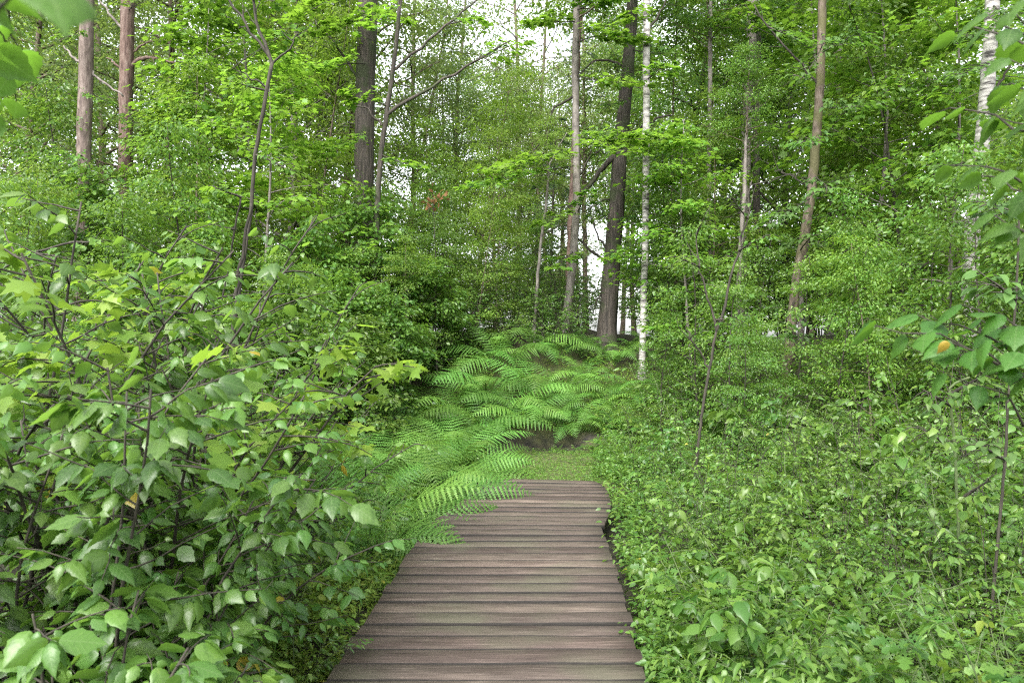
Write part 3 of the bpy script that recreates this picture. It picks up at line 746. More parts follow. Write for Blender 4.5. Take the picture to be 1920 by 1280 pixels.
far = {
    'tall background tree with fine pale green leaves behind the two pine trunks':
        [('pale', 40, 20, 1.0), ('pale', 200, 24, 1.1), ('pale', 330, 20, 1.0), ('lime', 120, 30, 1.25), ('pale', 280, 32, 1.3), ('deep', -60, 22, 1.0), ('pale', 400, 27, 1.2), ('deep', 60, 38, 1.5), ('pale', -180, 15, .9), ('lime', -330, 18, 1.0)],
    'tall background tree with yellow-green leaves between the forked sapling and the thick dark trunk':
        [('lime', 540, 18, 1.0), ('pale', 470, 22, 1.05), ('lime', 610, 25, 1.2), ('pale', 560, 33, 1.5), ('pale', 650, 20, .95)],
    'background tree with thin leaves under the big sky gap, right of the thick dark trunk':
        [('pale', 760, 24, .72), ('pale', 840, 28, .75), ('pale', 930, 25, .62), ('deep', 890, 34, .85), ('pale', 1010, 30, .72), ('deep', 800, 40, 1.0), ('pale', 1050, 38, .95), ('pale', 680, 30, 1.0), ('high', 1085, 27, .7), ('high', 1140, 33, .95), ('high', 1190, 28, .85), ('high', 1040, 31, .65), ('high', 960, 36, .75), ('high', 1165, 40, 1.1), ('pale', 1020, 24, .62), ('airy', 770, 24, 1.0), ('airy', 850, 27, 1.1), ('airy', 1010, 29, 1.15), ('airy', 1100, 27, 1.05), ('airy', 970, 34, 1.4)],
    'background tree glimpsed between the white birch and the tall grey trunk right of it':
        [('deep', 1270, 20, .95), ('deep', 1330, 24, 1.05), ('lime', 1390, 19, .95), ('pale', 1300, 34, 1.35), ('deep', 1240, 28, .9)],
    'background tree closing the view behind the leaning brown trunk and the right edge':
        [('deep', 1470, 19, 1.0), ('lime', 1560, 22, 1.05), ('deep', 1730, 24, 1.1), ('lime', 1800, 19, 1.0), ('deep', 1960, 18, 1.0), ('pale', 1520, 32, 1.35), ('pale', 1680, 35, 1.4), ('deep', 2080, 15, .9), ('lime', 2200, 18, 1.0), ('deep', 2350, 16, 1.0), ('deep', 1850, 34, 1.4)],
}
for lab, rows in far.items():
    for kind, px, d, s in rows:
        put(BIG, kind, px, d, s, lab, lab.replace('background tree', 'background trees', 1).replace('tall ', ''))
mid = {
    'young leafy tree rising behind the left thicket, left of the forked sapling':
        [('under', 20, 9.5, .62), ('lime', 90, 11, .45), ('under', 240, 10.5, .6), ('lime', 350, 12, .85), ('under', 380, 11.5, .72), ('under', 180, 13, .85), ('lime', 20, 13, 1.0), ('maple', 400, 13.5, 1.1), ('under', -40, 8, .6), ('under', 255, 13, .92)],
    'young leafy tree between the forked sapling and the thick dark trunk':
        [('maple', 480, 11.5, .9), ('lime', 590, 14.5, .9), ('maple', 500, 14.5, 1.25), ('under', 540, 10.5, .5), ('lime', 575, 12.8, .5), ('green', 640, 11.4, .45), ('lime', 600, 10.4, .38)],
    'slender young tree between the thick dark trunk and the grey trunk':
        [('lime', 800, 14, .62), ('under', 860, 13.5, .58), ('lime', 930, 15, .6), ('under', 780, 12.5, .45), ('under', 1000, 14.5, .42), ('lime', 770, 11.8, .36), ('green', 830, 12.4, .4), ('lime', 890, 13, .42), ('lime', 880, 17, .85)],
    'leafy young tree right of the white birch, its leaves hiding the trunks behind':
        [('under', 1290, 12.2, .62), ('lime', 1330, 13, .7), ('under', 1420, 11.5, .5), ('maple', 1300, 12, .8), ('lime', 1620, 13.5, 1.0), ('under', 1260, 14, .7), ('green', 1310, 10.2, .5), ('green', 1360, 9.4, .42), ('lime', 1270, 16, 1.0), ('green', 1240, 10.5, .36), ('green', 1500, 9.4, .4), ('under', 1450, 8.8, .36), ('green', 1400, 8.2, .32)],
    'bushy young tree in the dense leaves between the leaning brown trunk and the right edge':
        [('green', 1620, 10, .5), ('green', 1660, 9.4, .5), ('green', 1700, 11, .95), ('green', 1740, 8.8, .5), ('maple', 1620, 12, 1.15), ('under', 1850, 8.0, .75), ('under', 1930, 9.5, .9), ('lime', 1820, 12, 1.1), ('maple', 1500, 14, 1.2), ('under', 1980, 7.2, .7), ('green', 1770, 8.4, .58), ('green', 1830, 7.4, .55), ('lime', 1580, 14, 1.1), ('maple', 1760, 10.5, 1.1), ('green', 1570, 8.6, .42), ('lime', 1640, 8.0, .4)],
}
for lab, rows in mid.items():
    for kind, px, d, s in rows:
        put(MID, kind, px, d, s, lab, lab.split(',')[0].replace('young tree', 'young trees').replace('young leafy tree', 'young leafy trees'), 'young_tree')
oaks = [(690, 9.6, .62), (600, 9.2, .55), (740, 10.6, .6), (640, 10.8, .75), (520, 9.8, .7), (450, 8.8, .62), (380, 9.4, .75), (820, 12.2, .6), (300, 8.6, .7), (570, 11.6, .8), (220, 8.4, .65), (690, 12.4, .92), (160, 11.4, .95), (740, 12.0, .75)]
for px, d, s in oaks:
    put(MID, 'oak', px, d, s, 'oak seedling with dark lobed leaves behind the left thicket', 'oak seedlings behind the left thicket', 'oak_seedling', 'sapling')

small = [
    ('small-leaved bush at the foot of the thick dark trunk', [(700, 13, 1.0, 0), (640, 13.4, 1.1, 0), (760, 13.2, .9, 2)]),
    ('small-leaved bush on the bank between the ferns and the grey trunk', [(850, 13.3, .8, 0), (920, 13.8, .85, 2), (990, 13.4, .75, 0), (1050, 14.2, .75, 2), (1085, 14.6, .6, 0)]),
    ('small-leaved bush on the right beyond the foot of the white birch', [(1235, 13.6, .7, 2), (1290, 11.4, .75, 0), (1350, 10.6, .75, 2), (1410, 10.6, .8, 0), (1300, 13, .9, 2)]),
    ('waist-high fine-leaved bush rising out of the undergrowth right of the planks', [(1280, 7.6, .42, 0), (1360, 6.6, .46, 2), (1450, 7.4, .52, 0), (1530, 6.2, .5, 1), (1600, 6.8, .56, 2), (1690, 5.8, .5, 0), (1780, 6.4, .6, 2), (1860, 5.2, .5, 1), (1420, 5.2, .36, 0), (1590, 4.8, .38, 2), (1720, 4.5, .42, 0), (1900, 4.2, .46, 2), (1310, 5.4, .32, 2), (1800, 3.7, .36, 0)]),
    ('small-leaved bush right of the leaning brown trunk', [(1540, 9.4, .72, 0), (1600, 10.4, .9, 1), (1690, 9.6, .85, 0), (1770, 9.2, .85, 1), (1840, 8.8, .8, 0), (1930, 8.2, .85, 1), (1660, 12, 1.2, 1)]),
    ('small-leaved bush on the crest behind the ferns, left of the grey trunk', [(830, 12.6, .62, 0), (890, 12.9, .6, 2), (950, 13.0, .58, 0), (1010, 13.2, .55, 1), (1062, 12.8, .62, 2), (1030, 12.7, .6, 0), (1095, 12.5, .3, 1), (1215, 12.1, .3, 0), (780, 12.2, .65, 1)]),
    ('distant bush closing the low view between the trunks', [(720, 17, 1.2, 0), (800, 18, 1.3, 2), (880, 17, 1.15, 0), (950, 19, 1.2, 1), (1010, 18, 1.1, 2), (1060, 19, 1.0, 0), (1235, 18, 1.2, 0), (1290, 17, 1.4, 2), (1350, 19, 1.6, 0), (1420, 18, 1.7, 1),
      (1500, 17, 1.6, 0), (1580, 16, 1.6, 2), (1660, 17, 1.7, 1), (1750, 16, 1.6, 0), (1840, 17, 1.7, 2), (1930, 16, 1.7, 1), (640, 18, 1.4, 2), (560, 17, 1.5, 0), (480, 18, 1.6, 1), (390, 17, 1.6, 0), (300, 18, 1.7, 2), (210, 17, 1.7, 0), (110, 18, 1.8, 1), (20, 17, 1.7, 2),
      (1280, 23, 2.0, 1), (1340, 24, 2.1, 0), (1400, 22, 2.1, 2), (1470, 23, 2.1, 0), (1540, 22, 2.0, 1), (1620, 22, 2.1, 2), (1700, 23, 2.1, 0), (1790, 22, 2.1, 1), (1880, 23, 2.1, 2), (840, 27, 2.0, 0), (930, 27, 1.9, 2), (1010, 28, 1.9, 1), (760, 26, 2.0, 1), (1075, 27, 1.6, 0), (1250, 27, 2.0, 2), (680, 26, 2.0, 0)]),
    ('small-leaved bush at the back of the left thicket', [(60, 8.4, 1.0, 0), (160, 9.2, 1.1, 2), (290, 9.8, 1.05, 0), (420, 10.4, 1.05, 2), (0, 10.2, 1.1, 2), (480, 8.2, .8, 0), (560, 8.6, .7, 0), (540, 9.3, .8, 1)]),
]
for lab, rows in small:
    for px, d, s, v in rows:
        x = (px - 960) / F * d
        place_plant('bush', SMALL[v], x, d, lab, 'bush', lab.replace('bush', 'bushes', 1), R.uniform(0, 6.28), s)

# ------------------------------------------------------------------ the single trunks
def resample(pts, n):
    pts = np.asarray(pts, float)
    L = np.concatenate([[0], np.cumsum(np.linalg.norm(np.diff(pts, axis=0), axis=1))])
    u = np.linspace(0, L[-1], n)
    return np.stack([np.interp(u, L, pts[:, k]) for k in range(3)], -1)

def spray(W, Lf, a, b, width, nleaf, leaf, tpl, rng, r0=.012, sag=.1):
    """a bough from a to b carrying one flat layer of leaves"""
    a = np.array(a, float); b = np.array(b, float); l = np.linalg.norm(b - a)
    bow = curve(a, (b - a) + np.array([0, 0, sag * l]), l, 8, rng, .05)
    bow = bow + (b - bow[-1])[None] * np.linspace(0, 1, 9)[:, None] ** 1
    tube(W, bow, np.linspace(r0, r0 * .25, 9), 5)
    P = []; D = []; N = []; S = []
    nt = max(5, int(l / .16))
    for k in range(nt):
        u = .25 + .75 * (k + .5) / nt
        p, d = poly_at(bow, min(u, .999)); hz = nrm(np.array([d[0], d[1], 0]))
        for sd in (-1, 1):
            pr = np.array([-hz[1], hz[0], 0]) * sd
            ln = width * (1.1 - .6 * u) * rng.uniform(.5, 1)
            e = p + (pr + hz * .6) * ln + np.array([0, 0, rng.normal(-.02, .05)])
            tube(W, np.array([p, (p + e) / 2 + (0, 0, .015), e]), [r0 * .3, r0 * .2, r0 * .1], 4)
            m = max(2, int(nleaf / nt / 2))
            q = rng.uniform(.2, 1.05, m)[:, None]
            P.append(p + (e - p) * q + rng.normal(0, 1, (m, 3)) * np.array([.5, .5, .2]) * min(.12, width * .16))
            dd = nrm((pr + hz) * 1.0 + rng.normal(0, .6, (m, 3))); dd[:, 2] = rng.uniform(-.55, .0, m); D.append(dd)
            N.append(np.array([0, 0, 1.]) + rng.normal(0, .28, (m, 3))); S.append(leaf * rng.uniform(.6, 1.2, m))
    leaves(Lf, tpl, np.concatenate(P), np.concatenate(D), np.concatenate(N), np.concatenate(S), rng)

def hero(name, label, d, path, w0, w1, bark, H, crown=None, limbs=(), sprays=(), leafmat_=None, tpl=OVAL, leaf=.1, dead=(), crown_at=None, cs=.5, cat='tree', foot=None, sink=.15, sides=10):
    """path: (px,py[,depth]) from low to high; grown on to height H"""
    rng = np.random.default_rng(int(abs(path[0][0]) * 13 + 5))
    pw = [at(p[0], p[1], p[2] if len(p) > 2 else d) for p in path]
    b0 = np.array(pw[0]); zg = gz(b0[0], b0[1])
    dirb = nrm(np.array(pw[1]) - b0)
    if b0[2] > zg:
        f = np.array([b0[0] - dirb[0] * (b0[2] - zg) * .8, b0[1], zg - sink]) if foot is None else np.array([foot[0], foot[1], gz(*foot) - sink])
        pw = [f] + pw
    else:
        f = b0.copy(); f[2] = zg - sink; pw[0] = f
    top = pw[-1]
    if H > top[2]:
        dt = nrm(pw[-1] - pw[-2]); dt = nrm(dt * .5 + np.array([0, 0, .6]))
        pw = pw + [top + dt * (H - top[2]) * .5, top + dt * (H - top[2]) * .5 + np.array([rng.normal(0, .15), rng.normal(0, .15), (H - top[2]) * .5])]
    org = np.array([f[0], f[1], zg])
    pts = resample(pw, 44)
    root = empty(name, tuple(org), label, cat)
    n = len(pts); Lh = (pts[:, 2] - zg)
    rad = np.interp(pts[:, 2], [zg, max(top[2], zg + .1), H], [w0 / F * d / 2, w1 / F * d / 2, w1 / F * d / 2 * (.35 if H > top[2] + .5 else .9)])
    rad = rad * (1 + .22 * np.exp(-Lh / .12))
    pts = pts + rng.normal(0, .004 * d / 12, pts.shape)
    W = Buf(); tube(W, pts - org, rad, sides, .05, rng)
    tr = W.build('trunk', M[bark], root, uv=False)
    for lim in limbs:
        q = [at(p[0], p[1], p[2] if len(p) > 2 else d) - org for p in lim['p']]
        B = Buf(); pp = resample(q, 12); pp[1:] += rng.normal(0, .012, (11, 3))
        tube(B, pp, np.linspace(lim['w'][0], lim['w'][1], 12) / F * d / 2, 6)
        for _ in range(lim.get('twigs', 0)):
            u = rng.uniform(.25, .98); p0, dd = poly_at(pp, u)
            tw = curve(p0, dd + rng.normal(0, .6, 3), rng.uniform(.2, .6), 4, rng, .15, lim.get('pull', (0, 0, 0)))
            tube(B, tw, np.linspace(.006, .002, 5), 4)
        B.build('limb', M[lim.get('m', bark)], root, uv=False)
    if sprays:
        for (pa, pb, width, nlf) in sprays:
            W2 = Buf(); Lf = Buf()
            spray(W2, Lf, at(*pa) - org, at(*pb) - org, width, nlf, leaf, tpl, rng)
            nw = sum(len(f) for f in W2.f); W2.join(Lf)
            bo = W2.build('leafy_bough', M['twig'], root, uv=False)
            bo.data.materials.append(M[leafmat_ or 'maple'])
            mi = np.ones(len(bo.data.polygons), np.int32); mi[:nw] = 0
            bo.data.polygons.foreach_set('material_index', mi)
    if crown is not None:
        z0, z1 = crown['z']
        c0 = np.array([np.interp(z0, pts[:, 2], pts[:, k]) for k in range(3)]) - org
        for nm, me in zip(('branches', 'crown'), crown['m']):
            o = child(nm, me, root); o.location = tuple(c0 + np.array([0, 0, 0])); o.scale = (crown['s'],) * 3; o.rotation_euler = (0, 0, rng.uniform(0, 6))
    return root

# crowns standing on the trunks (their own small leader and limbs)
CR_PINE = None
CR = {k: tree_meshes(gen_tree(171 + i, 5.5, 2.6, .15, 34, .11, OVAL, 5, 30, .05, .5, (.5, .16)), 'brown_bark', k) for i, k in enumerate(('under', 'lime', 'deep'))}
def gen_pine(seed, H=6, Rc=2.0, n=46, needle=.12, droop=-.2, base=.1, rad=.05, ncl=7):
    rng = np.random.default_rng(seed); W = Buf(); Lf = Buf(); P = []; D = []; N = []; S = []
    tr = curve((0, 0, -.1), (0, 0, 1), H, 10, rng, .02); tube(W, tr, np.linspace(rad, rad * .2, 11), 7)
    for k in range(n):
        t = (base + (H - base) * (k + rng.uniform(0, 1)) / n) / H
        p, _ = poly_at(tr, min(t, .99)); a = k * 2.4 + rng.uniform(-.4, .4); o = np.array([math.cos(a), math.sin(a), 0])
        l = Rc * (1.05 - .85 * t) * rng.uniform(.6, 1.1)
        lb = curve(p, o + np.array([0, 0, .25]), l, 6, rng, .08, (0, 0, droop * 2))
        tube(W, lb, np.linspace(.014, .004, 7), 4)
        for q in range(int(ncl * 3)):
            u = rng.uniform(.2, 1); pp, dd = poly_at(lb, min(u, .999))
            sd = np.array([-dd[1], dd[0], 0]) * rng.choice([-1, 1])
            tw = dd * .6 + sd * rng.uniform(.3, 1) + np.array([0, 0, droop]); tw = nrm(tw) * l * .28 * (1.2 - .6 * u)
            m = 14; s = rng.uniform(0, 1, m)[:, None]
            P.append(pp + tw * s); D.append(nrm(tw) * .8 + rng.normal(0, .55, (m, 3))); N.append(rng.normal(0, 1, (m, 3))); S.append(needle * rng.uniform(.6, 1.2, m))
    leaves(Lf, NEED, np.concatenate(P), np.concatenate(D), np.concatenate(N), np.concatenate(S), rng)
    return W, Lf
NEED = strip_leaf([(0.5, 0.045)], .2, .1)
PINE = [tree_meshes(gen_pine(181), 'red_pine_bark', 'needle'), tree_meshes(gen_pine(182, 7, 2.2, 50, .11, -.45, .4, .06, 7), 'dark_bark', 'needle')]

hero('pine_tree', 'pine with pale grey-brown trunk at the far left, the left one of two pines', 12.5,
     [(152, 560), (157, 400), (158, 250), (160, 150), (163, 0)], 27, 25, 'pine_bark', 13, dict(z=(9, 13), m=PINE[0], s=.9),
     limbs=[dict(p=[(160, 125), (135, 105), (118, 88)], w=(6, 3), m='grey_bark'), dict(p=[(165, 130), (195, 155), (232, 180)], w=(5, 3), m='grey_bark'),
            dict(p=[(165, 350), (185, 372), (205, 385)], w=(4, 2), m='grey_bark')],
     sprays=[((158, 180, 12.5), (200, 190, 11.8), .35, 90), ((158, 290, 12.5), (120, 300, 11.7), .35, 90), ((157, 370, 12.5), (190, 370, 11.6), .4, 110), ((160, 60, 12.5), (120, 70, 11.8), .35, 90)], leafmat_='under', leaf=.09)
hero('pine_tree', 'pine with reddish-brown trunk and a broken side branch, right of the pale pine', 14,
     [(236, 420), (236, 190), (238, 100), (239, 0)], 26, 25, 'red_pine_bark', 14, dict(z=(9.5, 14), m=PINE[0], s=1.0),
     limbs=[dict(p=[(240, 138), (258, 112), (285, 108, 13.6), (325, 118, 13.2)], w=(10, 3), twigs=14), dict(p=[(232, 135), (215, 120), (200, 108)], w=(6, 2)),
            dict(p=[(236, 62), (205, 25), (182, -4)], w=(6, 3), m='grey_bark'), dict(p=[(243, 105), (265, 85), (290, 75)], w=(5, 2))],
     sprays=[((238, 210, 14), (260, 230, 12.6), .5, 160), ((238, 260, 14), (210, 260, 12.6), .5, 160), ((237, 320, 14), (270, 320, 12.6), .5, 160), ((239, 20, 14), (265, 5, 13), .4, 100)], leafmat_='lime', leaf=.1)
hero('forked_sapling', 'slender dark sapling with a forked top and a slanting stem behind the left thicket', 7.6,
     [(440, 600), (470, 400), (478, 290), (498, 180), (510, 118)], 10, 8, 'twig', 2.0, cat='sapling',
     limbs=[dict(p=[(510, 120), (506, 95), (480, 50), (474, -20), (470, -120)], w=(7, 3), twigs=4), dict(p=[(508, 110), (470, 60), (430, 0), (395, -70)], w=(6, 3), twigs=4),
            dict(p=[(510, 120), (522, 108), (536, 100), (560, 60)], w=(5, 2), twigs=2), dict(p=[(500, 160), (475, 148), (440, 128)], w=(4, 2), twigs=2)],
     sprays=[((474, 0, 7.6), (560, -60, 7.4), .3, 60), ((430, 0, 7.6), (330, -40, 7.6), .3, 60), ((500, 170, 7.6), (430, 150, 7.5), .25, 40), ((478, 290, 7.6), (560, 330, 7.4), .3, 60)], leafmat_='under', leaf=.08)
hero('thick_trunk_tree', 'tall tree with a thick straight dark ridged trunk, left of the sky gap', 13.5,
     [(682, 460), (683, 355), (684, 200), (688, 60), (690, 0)], 38, 36, 'dark_bark', 14, dict(z=(9, 14), m=CR['deep'], s=1.1),
     limbs=[dict(p=[(672, 150), (655, 120), (640, 95), (610, 60)], w=(6, 3), twigs=4)],
     sprays=[((690, 20, 13.3), (620, 60, 12.6), .6, 200), ((690, 10, 13.3), (740, 40, 12.5), .5, 120), ((684, 250, 13.3), (610, 290, 12.2), .5, 130), ((685, -40, 13.3), (560, 30, 12.5), .7, 260), ((684, 120, 13.3), (575, 130, 12.2), .5, 160)], leafmat_='maple', tpl=MAPLE, leaf=.13)
hero('slim_tree', 'slim grey tree with long branches rising to the right beside the thick dark trunk', 12.2,
     [(706, 430), (709, 350), (716, 270), (727, 200), (738, 120), (748, 30), (752, -20)], 13, 7, 'dark_bark', 8,
     limbs=[dict(p=[(726, 215), (770, 185), (830, 148), (900, 110), (960, 75)], w=(7, 3), twigs=7), dict(p=[(742, 130), (790, 85), (840, 45), (885, 10), (910, -20)], w=(6, 3), twigs=6),
            dict(p=[(716, 235), (690, 205), (660, 190)], w=(5, 2), twigs=2)],
     sprays=[((880, 120, 12.2), (985, 75, 11.6), .45, 90), ((752, -10, 12.2), (690, 60, 11.6), .45, 110), ((727, 200, 12.2), (650, 170, 11.6), .4, 90), ((842, 45, 12.2), (905, 40, 11.8), .35, 50), ((715, 290, 12.2), (785, 310, 11.6), .4, 90)], leafmat_='maple', tpl=MAPLE, leaf=.12)
hero('grey_trunk_tree', 'tree with a smooth pinkish-grey trunk left of the dark leaning trunk', 13.2,
     [(1066, 560), (1074, 500), (1082, 380), (1080, 250), (1078, 120), (1081, 40)], 16, 12.5, 'grey_bark', 11, dict(z=(7.2, 11), m=CR['lime'], s=.8),
     limbs=[dict(p=[(1084, 330), (1110, 290), (1150, 262), (1180, 245)], w=(4, 2), m='twig', twigs=3), dict(p=[(1076, 180), (1040, 200), (1020, 260), (990, 290)], w=(5, 2), m='twig', twigs=5)],
     sprays=[((1080, 290, 13.2), (930, 318, 11.6), .75, 330), ((1081, 270, 13.2), (1240, 262, 11.4), .75, 380), ((1082, 250, 13.2), (1180, 285, 11.2), .6, 240), ((1080, 80, 13.2), (1180, 70, 12), .65, 240),
             ((1080, 40, 13.2), (1000, 40, 12.2), .5, 120), ((1080, 20, 13.2), (1130, -10, 12.2), .6, 200), ((1078, 140, 13.2), (1190, 155, 12), .5, 120), ((1080, 310, 13.2), (880, 345, 12.0), .6, 180), ((1082, 380, 13.2), (1020, 420, 12.2), .4, 110), ((1076, 470, 13.2), (1050, 500, 12.4), .35, 80), ((1082, 400, 13.2), (1100, 350, 12.4), .3, 70)], leafmat_='maple', tpl=MAPLE, leaf=.13)
hero('dark_leaning_tree', 'dark mossy leaning trunk standing before the bright gap in the wood', 13.4,
     [(1139, 606), (1145, 520), (1155, 400), (1163, 280), (1172, 190), (1180, 100), (1186, 0)], 36, 20, 'dark_bark', 12, dict(z=(8, 12), m=CR['deep'], s=.9), sink=.2,
     limbs=[dict(p=[(1160, 285), (1130, 315), (1108, 345), (1085, 365), (1060, 395)], w=(12, 4), twigs=6), dict(p=[(1168, 262), (1200, 240), (1230, 225), (1260, 215)], w=(8, 3), twigs=5),
            dict(p=[(1175, 125), (1140, 112), (1110, 115), (1085, 140)], w=(6, 2), twigs=5), dict(p=[(1150, 505), (1115, 475), (1090, 455), (1070, 430)], w=(6, 3), twigs=6, pull=(0, 0, -.8)),
            dict(p=[(1150, 480), (1120, 440), (1105, 400)], w=(5, 2), twigs=4), dict(p=[(1142, 540), (1120, 560), (1112, 590)], w=(4, 2), twigs=4, pull=(0, 0, -.8)),
            dict(p=[(1158, 370), (1125, 378), (1095, 398)], w=(5, 2), twigs=5, pull=(0, 0, -1)), dict(p=[(1155, 530), (1180, 520), (1195, 545)], w=(4, 2), twigs=3, pull=(0, 0, -.8))],
     sprays=[((1160, 400, 13.4), (1185, 420, 12.9), .25, 50), ((1150, 470, 13.4), (1165, 480, 12.9), .2, 40), ((1180, 90, 13.4), (1260, 100, 12.6), .6, 160), ((1163, 350, 13.4), (1210, 380, 12.9), .3, 60), ((1172, 190, 13.4), (1140, 200, 12.6), .4, 110), ((1178, 120, 13.4), (1200, 150, 12.6), .4, 110), ((1163, 300, 13.4), (1120, 240, 12.7), .4, 90), ((1150, 420, 13.4), (1110, 390, 12.9), .35, 80)], leafmat_='deep', leaf=.09)
hero('birch_tree', 'slender white birch standing straight, the whitest trunk near the middle', 12.4,
     [(1204, 690), (1206, 600), (1211, 400), (1212, 200), (1213, 0)], 12.5, 13.5, 'birch_bark', 12, dict(z=(8, 12), m=CR['lime'], s=.7),
     limbs=[dict(p=[(1213, 60), (1240, 20), (1262, -30)], w=(5, 2), m='twig', twigs=3)],
     sprays=[((1207, 470, 12.4), (1175, 465, 12), .25, 46), ((1212, 150, 12.4), (1250, 120, 11.8), .4, 90), ((1212, 340, 12.4), (1260, 330, 11.7), .4, 110), ((1210, 410, 12.4), (1240, 430, 11.8), .3, 60), ((1213, 40, 12.4), (1180, 20, 11.8), .4, 90)], leafmat_='maple', tpl=MAPLE, leaf=.11)
hero('straight_grey_tree', 'straight grey trunk in the upper right, right of the white birch', 15,
     [(1392, 480), (1398, 330), (1402, 200), (1408, 100), (1410, 0)], 19, 18, 'grey_bark', 14, dict(z=(9.5, 14), m=CR['deep'], s=.9),
     limbs=[dict(p=[(1396, 325), (1420, 355), (1450, 390), (1480, 425)], w=(5, 3), m='twig', twigs=4)],
     sprays=[((1410, 20, 15), (1350, 40, 13.6), .8, 260), ((1410, 40, 15), (1480, 70, 13.6), .6, 200)], leafmat_='maple', tpl=MAPLE, leaf=.13)
hero('dark_companion_tree', 'dark trunk close behind the straight grey trunk', 17, [(1420, 480), (1418, 300), (1420, 100), (1422, 0)], 14, 12, 'dark_bark', 13, dict(z=(8.5, 13), m=CR['deep'], s=.9))
hero('leaning_brown_tree', 'brown trunk leaning to the right, with an orange-brown mossy foot', 10.6,
     [(1472, 735), (1480, 660), (1489, 560), (1503, 470), (1521, 370), (1532, 250), (1538, 140), (1543, 0)], 20, 15, 'brown_bark', 9, dict(z=(6.6, 9), m=CR['under'], s=.6),
     limbs=[dict(p=[(1536, 165), (1510, 130), (1475, 90), (1440, 50), (1415, 10)], w=(5, 3), m='twig', twigs=4), dict(p=[(1520, 355), (1490, 330), (1455, 320)], w=(4, 2), m='twig', twigs=3)],
     sprays=[((1440, 50, 10.6), (1500, 80, 10), .4, 110), ((1535, 200, 10.6), (1620, 200, 9.8), .5, 160), ((1538, 100, 10.6), (1610, 60, 9.8), .5, 160), ((1521, 370, 10.6), (1440, 420, 9.8), .5, 160), ((1500, 470, 10.6), (1530, 440, 9.6), .4, 110), ((1535, 260, 10.6), (1500, 270, 9.6), .4, 110), ((1490, 560, 10.6), (1460, 640, 9.7), .35, 90), ((1540, 60, 10.6), (1500, 150, 9.7), .35, 90), ((1525, 330, 10.6), (1550, 360, 9.6), .35, 90), ((1484, 620, 10.6), (1510, 650, 9.7), .3, 80)], leafmat_='sapling_leaf', leaf=.1)
hero('thin_pole_tree', 'thin straight pale pole of a tree halfway between the white birch and the grey trunk', 14, [(1330, 420), (1330, 300), (1331, 150), (1332, 50)], 9, 8, 'grey_bark', 9, dict(z=(7, 9), m=CR['under'], s=.5))
hero('thin_grey_tree', 'thin grey trunk in the top right, right of the leaning brown trunk', 15, [(1560, 420), (1568, 200), (1572, 100), (1576, 0)], 14, 12, 'grey_bark', 12, dict(z=(8.5, 12), m=CR['deep'], s=.8))
hero('birch_tree', 'white birch trunk half hidden by leaves near the right edge', 9.5, [(1815, 620), (1822, 460), (1835, 330), (1850, 180), (1858, 60), (1862, 0)], 30, 24, 'birch_bark', 9, dict(z=(6.3, 9), m=CR['under'], s=.6),
     limbs=[dict(p=[(1850, 200), (1880, 150), (1900, 100)], w=(7, 3), m='twig', twigs=3)], sprays=[((1840, 300, 9.5), (1780, 320, 8.6), .4, 120), ((1850, 200, 9.5), (1900, 240, 8.6), .4, 120), ((1828, 380, 9.5), (1880, 400, 8.8), .4, 110), ((1858, 60, 9.5), (1810, 70, 8.7), .45, 130), ((1860, 10, 9.5), (1900, 40, 8.7), .45, 130), ((1853, 120, 9.5), (1800, 140, 8.7), .4, 110)], leafmat_='sapling_leaf', leaf=.1)
hero('grey_stem_tree', 'thin grey mossy stem behind the forked dark sapling on the right', 12.5, [(1382, 660), (1384, 540), (1390, 440), (1396, 360)], 11, 8, 'grey_bark', 6, dict(z=(4.6, 6), m=CR['under'], s=.35))
hero('pale_stem_sapling', 'very thin pale sapling stem among the bushes left of the grey trunk', 13, [(1003, 600), (1008, 520), (1016, 440), (1026, 370)], 7, 5, 'grey_bark', 5.2, dict(z=(4.2, 5.2), m=CR['lime'], s=.22), cat='sapling')
hero('forked_sapling', 'slender dark forked sapling standing in the undergrowth right of the white birch', 7.4,
     [(1306, 860), (1318, 760), (1332, 680), (1343, 620)], 6, 5, 'twig', 1.6, cat='sapling',
     limbs=[dict(p=[(1343, 620), (1362, 550), (1385, 470), (1402, 410), (1410, 340)], w=(6, 2), twigs=5), dict(p=[(1343, 622), (1328, 560), (1312, 500), (1306, 440)], w=(5, 2), twigs=5),
            dict(p=[(1330, 690), (1300, 640), (1282, 610)], w=(4, 2), twigs=3)],
     sprays=[((1385, 470, 7.4), (1440, 440, 7.0), .22, 50), ((1402, 410, 7.4), (1370, 370, 7.2), .22, 50), ((1312, 500, 7.4), (1265, 480, 7.1), .22, 50), ((1306, 440, 7.4), (1330, 390, 7.3), .2, 50), ((1343, 600, 7.4), (1400, 590, 7), .22, 40)], leafmat_='under', leaf=.06)
hero('thin_sapling', 'thin upright dark sapling stem in the right foreground, right of the leaning brown trunk', 4.2, [(1802, 1080), (1796, 960), (1790, 840), (1782, 740)], 7, 5, 'green_stem', 1.3, cat='sapling', sides=6,
     sprays=[((1790, 840, 4.2), (1720, 800, 4.0), .16, 30), ((1782, 740, 4.2), (1850, 700, 4), .16, 34), ((1784, 760, 4.2), (1730, 730, 4.1), .14, 26), ((1796, 940, 4.2), (1860, 900, 4), .14, 22)], leafmat_='herb', leaf=.07)
